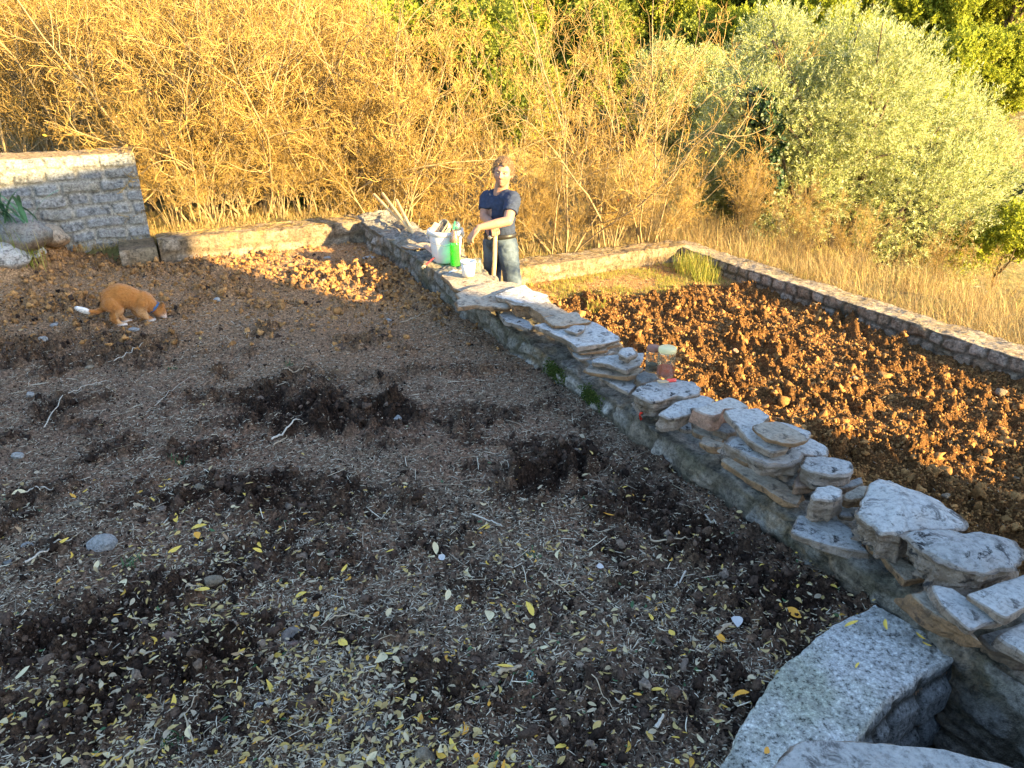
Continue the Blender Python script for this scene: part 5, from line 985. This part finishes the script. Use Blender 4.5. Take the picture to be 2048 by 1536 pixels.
# red strip on the wall edge
n = 18; t = np.linspace(0, 1, n); cp = np.array([U(1307, 820, .150), U(1292, 821, .150), U(1283, 826, .140), U(1284, 836, .105), U(1291, 845, .075)]); P = np.stack([np.interp(t*4, range(5), cp[:, i]) for i in range(3)], 1)
wv = np.array([[.010*math.cos(1.1), .012, .004]]*n); V = np.concatenate([P-wv+[-.012, -.008, .006], P+wv+[-.012, -.008, .006], P+wv+[-.006, -.002, -.002], P-wv+[-.006, -.002, -.002]]); V += .0015*fbm(V*60, 3)[:, None]; dc_ = np.array([0, 0, CAMH])-V; V += dc_/np.linalg.norm(dc_, axis=1)[:, None]*.075
F = np.concatenate([np.stack([j_*n+np.arange(n-1), j_*n+np.arange(1, n), ((j_+1) % 4)*n+np.arange(1, n), ((j_+1) % 4)*n+np.arange(n-1)], 1) for j_ in range(4)])
o = link('red_cloth_strip', mesh_np('red_cloth_strip', V, F), simple('red_cloth', (.65, .035, .015), .6, .3, .2)); tag(o, 'bright red cloth strip draped over the left edge of the wall', 'cloth strip')
# ------------------------------------------------------------ bodies grown from tapered capsules and voxel-remeshed into one surface
def capsule(pts, n=16, sc=None):
    """pts: [(pos, radius)] closed rounded tube"""
    parts = []
    for i, (p_, r_) in enumerate(pts):
        V, F = ico(3); parts.append((V*r_+np.array(p_), F))
        if i+1 < len(pts):
            q_, s_ = pts[i+1]; a = np.array(p_, float); b = np.array(q_, float); L_ = np.linalg.norm(b-a)
            if L_ < 1e-4: continue
            t = np.linspace(0, 1, 5); V, F = tubes([(a*(1-t[:, None])+b*t[:, None], r_*(1-t)+s_*t)], n)
            k_ = len(V); V = np.vstack([V, a, b]); j = np.arange(n); F4 = F; F3 = np.concatenate([np.stack([j*0+k_, (j+1) % n, j], 1), np.stack([j*0+k_+1, k_-n+j, k_-n+(j+1) % n], 1)]); parts.append((V, [F4, F3]))
    return join(parts)
def ellip(c, r, R=None, sub=4):
    V, F = ico(sub); V = V*np.array(r)
    if R is not None: V = V@np.array(R).T
    return V+np.array(c), F
def remesh(parts, vox, smooth=4, fac=.5):
    V, F = join(parts); me = mesh_np('tmp', V, F); o = bpy.data.objects.new('tmp', me); COL.objects.link(o)
    m_ = o.modifiers.new('r', 'REMESH'); m_.mode = 'VOXEL'; m_.voxel_size = vox
    if smooth: s_ = o.modifiers.new('s', 'SMOOTH'); s_.iterations = smooth; s_.factor = fac
    dg = bpy.context.evaluated_depsgraph_get(); me2 = bpy.data.meshes.new_from_object(o.evaluated_get(dg)); bpy.data.objects.remove(o); me2.materials.clear()
    n = len(me2.vertices); V = np.zeros(n*3, np.float32); me2.vertices.foreach_get('co', V); V = V.reshape(-1, 3).astype(float)
    return me2, V
def setv(me, V, attrs=None):
    me.vertices.foreach_set('co', np.asarray(V, np.float32).ravel()); me.polygons.foreach_set('use_smooth', np.ones(len(me.polygons), bool))
    for k_, a in (attrs or {}).items(): at = me.attributes.new(k_, 'FLOAT', 'POINT'); at.data.foreach_set('value', np.asarray(a, np.float32))
    me.update(); return me
def vnorm(me, n): N = np.zeros(n*3, np.float32); me.vertices.foreach_get('normal', N); return N.reshape(-1, 3).astype(float)
# ------------------------------------------------------------ the man
def basis(f, up=(0, 0, 1)):
    f = np.array(f, float); f /= np.linalg.norm(f); r_ = np.cross(f, up); r_ /= np.linalg.norm(r_); u_ = np.cross(r_, f); return r_, f, u_    # right(subject's), front, up
root_m = thing('person', 'man in navy t-shirt and blue jeans leaning his forearms on a tool behind the wall', 'person', (-.02, 6.36, LW))
ORG = np.array(root_m.location)
hc = W(1006, 347, 6.33)
fx, ff, fu = basis((-.20, -.98, .05)); tl = .10; fx, fu = fx*math.cos(tl)+fu*math.sin(tl), fu*math.cos(tl)-fx*math.sin(tl)
HB = np.stack([fx, ff, fu], 1)                                             # columns: subject's right, front, up
def headmesh():
    V, F = ico(6); x, y, z = V.T
    r = V*[.074, .094, .112]
    jaw = sstep(.1, -1, z); r[:, 0] *= 1-.26*jaw; r[:, 1] *= 1-.10*jaw*(y > 0)-.32*jaw*(y < 0)
    g = lambda cx, cz, sx, sz: np.exp(-((r[:, 0]-cx)/sx)**2-((r[:, 2]-cz)/sz)**2)*(y > 0)
    fr = r[:, 1]
    fr += -.010*sstep(.2, .8, y)                                          # flatten the face
    fr += .030*g(0, -.022, .011, .012)+.018*g(0, .0, .009, .022)+.006*g(.012, -.026, .008, .008)+.006*g(-.012, -.026, .008, .008)
    fr += .008*g(.028, .030, .022, .010)+.008*g(-.028, .030, .022, .010)
    fr -= .011*g(.031, .010, .016, .011)+.011*g(-.031, .010, .016, .011)
    fr += .006*g(.042, -.018, .020, .018)+.006*g(-.042, -.018, .020, .018)
    fr += .008*g(0, -.052, .020, .006)+.008*g(0, -.064, .017, .006)-.004*g(0, -.058, .022, .003)+.013*g(0, -.090, .026, .016)
    r[:, 1] = fr
    return r, F
hv, hf = headmesh(); HW = hc+hv@HB.T
def hd(x, y, z): return hc+HB@np.array([x, y, z])
RS = W(975, 396, 6.44); LS = W(1026, 398, 6.24); PV = W(1000, 474, 6.40)   # shoulders (his right is left in the picture), pelvis
RE = W(968, 433, 6.37); LE = W(1016, 442, 6.08); RWr = W(986, 450, 6.17); LWr = W(958, 455, 6.02)
NK = (RS+LS)/2+np.array([0, .03, .035])
def hand(wrist, dirn, palmn, curl, spread=.0, thumb=1, size=1.0):
    """wrist position, direction of the hand, palm normal; curl per finger"""
    d = np.array(dirn, float); d /= np.linalg.norm(d); n_ = np.array(palmn, float); n_ -= d*(n_@d); n_ /= np.linalg.norm(n_); s_ = np.cross(d, n_)*thumb; P_ = []
    pc = np.array(wrist)+d*.045*size; R_ = np.stack([d, s_, n_], 1); P_.append(ellip(pc, (.050*size, .040*size, .015*size), R_, 3)); P_.append(capsule([(wrist, .024*size), (pc, .019*size)]))
    for i, (off, L_) in enumerate(zip((.028, .010, -.010, -.027), (.072, .080, .074, .058))):
        a = pc+d*.040*size+s_*off*size; c_ = curl[i] if isinstance(curl, (list, tuple)) else curl; pts = [(a-d*.02*size, .0098*size)]; dd_ = d+s_*off*spread*10
        for k_, seg in enumerate((.44, .32, .24)):
            ang = c_*(k_+.6)/1.6; v = dd_*math.cos(ang)+n_*math.sin(ang); v /= np.linalg.norm(v); a = a+v*L_*seg*size; pts.append((a, (.0092, .0085, .0075)[k_]*size))
        P_.append(capsule(pts, 10))
    a = pc-d*.018*size+s_*.026*size; b_ = a+(d*.35+s_*.75+n_*.45)*.034*size; c_ = b_+(d*.75+s_*.25+n_*.55)*.030*size; e_ = c_+(d*.8+n_*.5)*.022*size; P_.append(capsule([(a, .015*size), (b_, .0125*size), (c_, .011*size), (e_, .009*size)], 10)); return P_
htop = W(991, 468, 6.08)
parts = [(HW, hf), capsule([(hd(0, -.03, -.05), .056), (NK, .058), (NK+[0, .02, -.08], .08)]), ellip(hd(.076, -.012, -.004), (.010, .018, .030), HB, 3), ellip(hd(-.076, -.012, -.004), (.010, .018, .030), HB, 3)]
parts += [capsule([(NK+[0, .02, -.10], .10), ((NK+PV)/2, .10), (PV, .105)]), capsule([(RS+(LS-RS)*.15, .05), (NK+[0, .02, -.06], .06), (LS+(RS-LS)*.15, .05)])]
parts += [capsule([(RS, .050), ((RS+RE)/2+[0, 0, .01], .046), (RE, .038), (RE*.55+RWr*.45, .036), (RWr, .025)]), capsule([(LS, .050), ((LS+LE)/2, .047), (LE, .040), (LE*.6+LWr*.4, .039), (LWr, .026)])]
parts += hand(RWr, htop+np.array([0, -.01, .035])-RWr, (.15, -.35, -1), [1.5, 1.6, 1.6, 1.5], 0, -1)
parts += hand(LWr, np.array([-.6, -.25, -.62]), (.25, .3, -.9), [.55, .7, .8, .95], .02, -1)
HL = PV+(LS-RS)/np.linalg.norm(LS-RS)*.085+[0, 0, -.06]; HR = PV-(LS-RS)/np.linalg.norm(LS-RS)*.085+[0, 0, -.06]
FLt = np.array([.075, 6.22, LW+.07]); FRt = np.array([-.16, 6.52, LW+.07]); KL = (HL+FLt)/2+[.01, -.05, .03]; KR = (HR+FRt)/2+[-.01, -.04, .03]
parts += [capsule([(HL, .075), (KL, .055), (FLt, .04)]), capsule([(HR, .075), (KR, .055), (FRt, .04)])]
me, V = remesh(parts, .0042, 3, .4)
L_ = (V-hc)@HB; x, y, z = L_.T; near_h = (np.abs(x) < .1) & (np.abs(z) < .14) & (y > 0)
g2 = lambda cx, cz, sx, sz: np.exp(-((np.abs(x)-cx)/sx)**2-((z-cz)/sz)**2)*near_h
lips = np.clip(g2(0, -.058, .020, .009), 0, 1); brow = np.clip(g2(.030, .027, .017, .005)*1.3, 0, 1); beard = np.clip(sstep(-.030, -.055, z)*near_h+0, 0, 1)*(1-lips); eyes = np.clip(g2(.031, .010, .013, .006)*1.4, 0, 1)
k = NT('skin', .55, .35); n1 = k.noise(25, 4); c = k.mix(n1, (.28, .145, .097), (.35, .195, .135)); c = k.mix(k.attr('beard'), c, k.mix(n1, (.22, .115, .07), (.28, .155, .10))); c = k.mix(k.attr('lips'), c, (.52, .21, .17)); c = k.mix(k.attr('brow'), c, (.22, .13, .07)); c = k.mix(k.attr('eyes'), c, (.16, .09, .07)); k.col(c); k.b.inputs['Subsurface Weight'].default_value = .08; k.b.inputs['Subsurface Radius'].default_value = (.02, .008, .004)
setv(me, V-ORG, {'lips': lips, 'brow': brow, 'beard': beard*.8, 'eyes': eyes}); link('body', me, k.m, root_m)
for s in (-1, 1): V, F = ellip(hd(s*.031, .0755, .010)-ORG, (.0105, .009, .006), HB, 3); link('eye', mesh_np('eye', V, F), simple('eye_white', (.20, .17, .15), .5, .3), root_m).parent = root_m
for s in (-1, 1): V, F = ellip(hd(s*.031-.001, .0825, .010)-ORG, (.0048, .0035, .0045), HB, 2); link('iris', mesh_np('iris', V, F), simple('iris_blue', (.05, .06, .07), .2, .5), root_m)
# hair
V, F = ico(6); hr = headmesh()[0]; x, y, z = V.T; n_ = hr/np.linalg.norm(hr, axis=1)[:, None]
line = .62+.08*np.sin(x*9)-.16*np.abs(x); face = (y > .05) & (z < line) & ((y > .45) | (z < -.0)); back = (z < -.35)
th_ = .009*sstep(-.4, .1, z)+.012*sstep(.2, .9, z)+.012*fbm(V*5, 4)+.010*fbm(V*[14, 14, 5]+4, 3)+.006*sstep(.3, .9, y)*sstep(.3, .7, z)
th_ = np.where(face | back, -.02, np.maximum(th_, .004)); P = hc+(hr+n_*th_[:, None])@HB.T
kh = NT('sandy_hair', .6, .3); kh.col(kh.mix(kh.noise(60, 4, .7), (.09, .05, .025), (.20, .125, .065))); kh.bump(kh.noise(120, 4), .8, .004)
link('hair', mesh_np('hair', P-ORG, F), kh.m, root_m)
vis = np.where(th_ > 0)[0]; Rr = np.random.default_rng(8); i_ = Rr.choice(vis, 5200); D_ = n_[i_]*.55+np.stack([.9*x[i_]+.25, -.35+0*x[i_], np.where(y[i_] > .2, .0, -.3)-.4*np.abs(x[i_])], 1)+Rr.normal(size=(len(i_), 3))*.22
HAIR = (np.array([[0, -.03, 0], [0, .03, 0], [.5, .025, .10], [.5, -.025, .10], [1, .0, .02], [1, -.006, .02]]), np.array([[0, 1, 2, 3], [3, 2, 4, 5]]))
V_, F_ = scatter([HAIR], frames(D_@HB.T, Rr), Rr.uniform(.010, .022, len(i_)), P[i_]-ORG, Rr); link('hair_strands', mesh_np('hair_strands', V_, F_), islandmat('hair_strand', [(0, (.07, .04, .02)), (.6, (.16, .095, .05)), (1, (.30, .20, .11))], .5, .3), root_m)
# t-shirt
ax = (LS-RS); ax /= np.linalg.norm(ax); fwd = np.cross(ax, [0, 0, 1]); fwd = fwd if fwd[1] < 0 else -fwd; TB = np.stack([ax, fwd, np.array([0, 0, 1.])], 1)
mid = (RS+LS)/2; W0 = PV+[0, 0, .02]
tp_ = [ellip(mid*.75+W0*.25+fwd*.0+[0, .02, 0], (.165, .112, .155), TB), ellip(mid*.45+W0*.55+[0, .015, 0], (.150, .108, .16), TB), ellip(W0*.85+mid*.15, (.148, .112, .12), TB), capsule([(RS+ax*.02, .062), (mid+[0, .02, .018], .07), (LS-ax*.02, .062)])]
RSl = RS*.42+RE*.58; LSl = LS*.42+LE*.58
tp_ += [capsule([(RS, .066), (RSl, .064)]), capsule([(LS, .066), (LSl, .066)])]
me, V = remesh(tp_, .006, 6, .5)
# trim: sleeves end flat, hem ends above the belt, neckline opens
def clampplane(V, c, n_, reg=None):
    n_ = np.array(n_)/np.linalg.norm(n_); d = (V-c)@n_; m_ = d > 0
    if reg is not None: m_ &= reg
    V[m_] -= d[m_, None]*n_*.97; return V
V = clampplane(V, RSl+(RE-RS)*.06, RE-RS, np.linalg.norm(V-RSl, axis=1) < .12); V = clampplane(V, LSl+(LE-LS)*.06, LE-LS, np.linalg.norm(V-LSl, axis=1) < .13)
V = clampplane(V, PV+[0, 0, .028], (0, 0, -1), np.linalg.norm((V-PV)[:, :2], axis=1) < .25)
neck = np.linalg.norm((V-(NK+fwd*.035+[0, 0, .035]))*[1, 1, 1], axis=1); m_ = neck < .078; V[m_] -= ((.078-neck[m_])[:, None])*np.array([0, 0, .75])+0
q = (V-W0)@TB; fold = .008*fbm(np.stack([q[:, 0]*9+q[:, 2]*7, q[:, 1]*6, q[:, 2]*16-q[:, 0]*5], 1), 3, True)*2-.004+.004*fbm(V*26, 2); setv(me, V); N = vnorm(me, len(V)); V = V+N*fold[:, None]
setv(me, V-ORG); ks = simple('navy_cotton', (.030, .040, .072), .9, .15, .22, 30, .25); link('t_shirt', me, ks, root_m)
# jeans and belt
jp = [ellip(PV+[0, 0, -.03], (.150, .118, .10), TB), capsule([(HL, .092), (KL, .070), (KL*.4+FLt*.6, .062), (FLt+[0, 0, .0], .058)]), capsule([(HR, .092), (KR, .070), (KR*.4+FRt*.6, .062), (FRt, .058)])]
me, V = remesh(jp, .007, 5, .5); V = clampplane(V, PV+[0, 0, .032], (0, 0, 1), None); setv(me, V); N = vnorm(me, len(V)); V = V+N*(.010*fbm(V*[10, 10, 15], 3, True)[:, None]*1.6-.004)
kq = NT('faded_denim', .85, .15); n1 = kq.noise(5, 5, .6); kq.col(kq.mix(1.0, kq.mix(kq.ramp(n1, [(.38, 0), (.62, 1)]), (.013, .023, .048), (.085, .115, .155)), kq.ramp(kq.noise(150, 3), [(.3, .8), (.7, 1.15)]), 'MULTIPLY')); setv(me, V-ORG); link('jeans', me, kq.m, root_m)
a = np.linspace(0, 2*np.pi, 48, endpoint=False); bl = []
for dz, rr_ in [(-.018, 1.0), (-.016, 1.03), (.018, 1.03), (.02, 1.0)]: bl.append(PV+[0, 0, .016+dz]+(ax[None]*np.cos(a)[:, None]*.152+fwd[None]*np.sin(a)[:, None]*.120)*rr_)
link('belt', mesh_np('belt', np.array(bl).reshape(-1, 3)-ORG, gridfaces(4, 48, True)), simple('black_leather', (.02, .018, .017), .45, .4), root_m)
V, F = ellip(PV+fwd*.128+[0, 0, .016]-ORG, (.024, .006, .018), TB, 3); link('belt_buckle', mesh_np('belt_buckle', V, F), simple('buckle_steel', (.5, .48, .45), .3, .5, .1, 9, 0, .9), root_m)
for Ft in (FLt, FRt):
    me, V = remesh([capsule([(Ft+[0, .03, -.02], .048), (Ft+fwd*.10+[0, 0, -.03], .042), (Ft+fwd*.17+[0, 0, -.035], .034)])], .008, 2); setv(me, V-ORG); link('shoe', me, simple('brown_boot', (.08, .05, .03), .7), root_m)
# the tool he leans on
rt, _, _ = pole('pickaxe', 'wooden handled pickaxe the man leans on, upright before his legs', htop+[0, 0, .01], W(984, 640, 6.16), .017, .021, M_wood)
e_ = rt.location.copy(); 
# ------------------------------------------------------------ the cat
def C2(X, Y, yy=0.0): return np.array([(X-1000)/2620, yy, (1010-Y)/2560])
cp_ = U(247, 647, 0); cp_[2] = float(upz(np.array([cp_[0]]), np.array([cp_[1]]))[0]); az = math.atan2(cp_[0], cp_[1]); cat = thing('cat', 'ginger cat with a white tail tip and blue collar, head down sniffing the soil', 'cat', cp_, -az)
parts = [ellip(C2(1080, 480), (.110, .066, .084)), ellip(C2(890, 510), (.066, .060, .084)), ellip(C2(1040, 380), (.085, .052, .058)), ellip(C2(1370, 620), (.082, .060, .084)), ellip(C2(1220, 530), (.080, .058, .078)),
         capsule([(C2(1440, 620), .066), (C2(1550, 740), .050), (C2(1630, 820), .040)])]
for yy, dx in ((-.035, 0), (.035, 90)):
    parts.append(capsule([(C2(860+dx*.6, 560, yy), .055), (C2(960+dx*.6, 700, yy*1.1), .038), (C2(860+dx, 840, yy*1.1), .024), (C2(930+dx, 950, yy*1.1), .0165), (C2(990+dx, 985, yy*1.1), .017), (C2(1035+dx, 990, yy*1.1), .014)]))
for yy, dx in ((-.032, 0), (.032, -110)):
    parts.append(capsule([(C2(1390, 640, yy*.9), .050), (C2(1340+dx*.5, 800, yy), .034), (C2(1430+dx, 925, yy), .021), (C2(1490+dx, 980, yy), .0155), (C2(1535+dx, 988, yy), .014)]))
parts.append(capsule([(C2(800, 560), .032), (C2(720, 660), .019), (C2(610, 690, -.01), .0165), (C2(500, 665, -.02), .0165), (C2(425, 620, -.03), .0165), (C2(360, 580, -.035), .0155), (C2(310, 550, -.04), .011)], 12))
hh = C2(1670, 862, -.012); hdir = np.array([.50, -.38, -.72]); hx = np.cross(hdir, [0, 1, 0.]); CR = np.stack(basis(hdir, (.86, .1, .42)), 1)
parts += [ellip(hh, (.042, .045, .040), CR), ellip(hh+hdir/np.linalg.norm(hdir)*.040, (.022, .020, .017), CR, 3)]
for s in (-1, 1):
    b_ = hh+CR@np.array([s*.028, -.010, .026]); t_ = b_+CR@np.array([s*.020, -.012, .036]); parts.append(capsule([(b_-CR@np.array([s*.012, 0, 0]), .013), (b_, .012), ((b_+t_)/2, .010), (t_, .004)], 8))
me, V = remesh(parts, .0045, 4, .5); X_ = V[:, 0]*2620+1000; Z_ = 1010-V[:, 2]*2560
white = np.maximum(sstep(500, 470, X_+20*fbm(V*60, 2)), sstep(930, 985, Z_)*.85); hl_ = (V-hh)@CR; white = np.maximum(white, .75*np.exp(-(np.linalg.norm(hl_-np.array([0, .045, -.01]), axis=1)/.028)**2)); belly = sstep(640, 760, Z_)*(X_ > 900)*(X_ < 1450)*.45
stripe = .5+.5*np.sin((V[:, 0]*75+1.2*np.sin(V[:, 2]*38)+2.2*fbm(V*9, 3))); stripe = sstep(.55, .95, stripe)*sstep(900, 500, Z_)
setv(me, V, {'white': white, 'belly': belly, 'stripe': stripe}); N = vnorm(me, len(V)); V = V+N*(.005*fbm(V*[60, 90, 60], 3))[:, None]; me.vertices.foreach_set('co', V.astype(np.float32).ravel())
k = NT('ginger_fur', .9, .1); n1 = k.noise(35, 6, .7, 0); c = k.mix(n1, (.30, .11, .022), (.44, .19, .05)); c = k.mix(k.math('MULTIPLY', k.attr('stripe'), .5), c, (.40, .15, .035)); c = k.mix(k.attr('belly'), c, (.68, .48, .27)); c = k.mix(k.attr('white'), c, (.74, .70, .66)); k.col(c); k.bump(k.noise(260, 5, .7), .9, .004); k.b.inputs['Sheen Weight'].default_value = .3
link('body', me, k.m, cat)
Rr = np.random.default_rng(4); FV = V.copy(); fn = N.copy(); i_ = Rr.choice(len(FV), 26000); fd = fn[i_]*.42+np.array([-.85, 0, -.25])+Rr.normal(size=(len(i_), 3))*.16
hd_ = np.linalg.norm(FV[i_]-hh, axis=1) < .075; fd[hd_] = fn[i_][hd_]*.4+np.array([-.4, 0, .6]); keep = ~((np.linalg.norm(FV[i_]-(hh+CR@np.array([0, .05, 0])), axis=1) < .028)); i_ = i_[keep]; fd = fd[keep]
for nm_, sel, stops in (('fur', white[i_] < .5, [(0, (.20, .07, .014)), (.5, (.36, .14, .03)), (1, (.54, .29, .10))]), ('white_fur', white[i_] >= .5, [(0, (.5, .48, .45)), (1, (.75, .73, .70))])):
    s_ = i_[sel]; V_, F_ = scatter([HAIR], frames(fd[sel], Rr), Rr.uniform(.008, .016, len(s_)), FV[s_], Rr); link(nm_, mesh_np(nm_, V_, F_), islandmat('cat_'+nm_, stops, .7, .15), cat)
n_c = C2(1600, 765)-C2(1500, 660); n_c /= np.linalg.norm(n_c); a_ = np.array([0, 1., 0]); b_ = np.cross(n_c, a_); t = np.linspace(0, 2*np.pi, 37); cc = C2(1575, 762)
P = cc+.045*(np.cos(t)[:, None]*a_+np.sin(t)[:, None]*b_*1.02)
V = np.concatenate([P-n_c*.010+(P-cc)*.0, P-n_c*.010+(P-cc)*.08, P+n_c*.010+(P-cc)*.08, P+n_c*.010]); link('collar', mesh_np('collar', V, gridfaces(4, 37)), simple('blue_collar', (.02, .10, .24), .5, .4, .3, 120), cat)
for s in (-1, 1): V, F = ellip(hh+CR@np.array([s*.018, .036, .006]), (.006, .004, .005), CR, 2); link('eye', mesh_np('eye', V, F), simple('cat_eye', (.10, .09, .03), .1, .6), cat)
V, F = ellip(hh+CR@np.array([0, .061, .002]), (.006, .004, .004), CR, 2); link('nose', mesh_np('nose', V, F), simple('cat_nose', (.45, .18, .15), .4), cat)
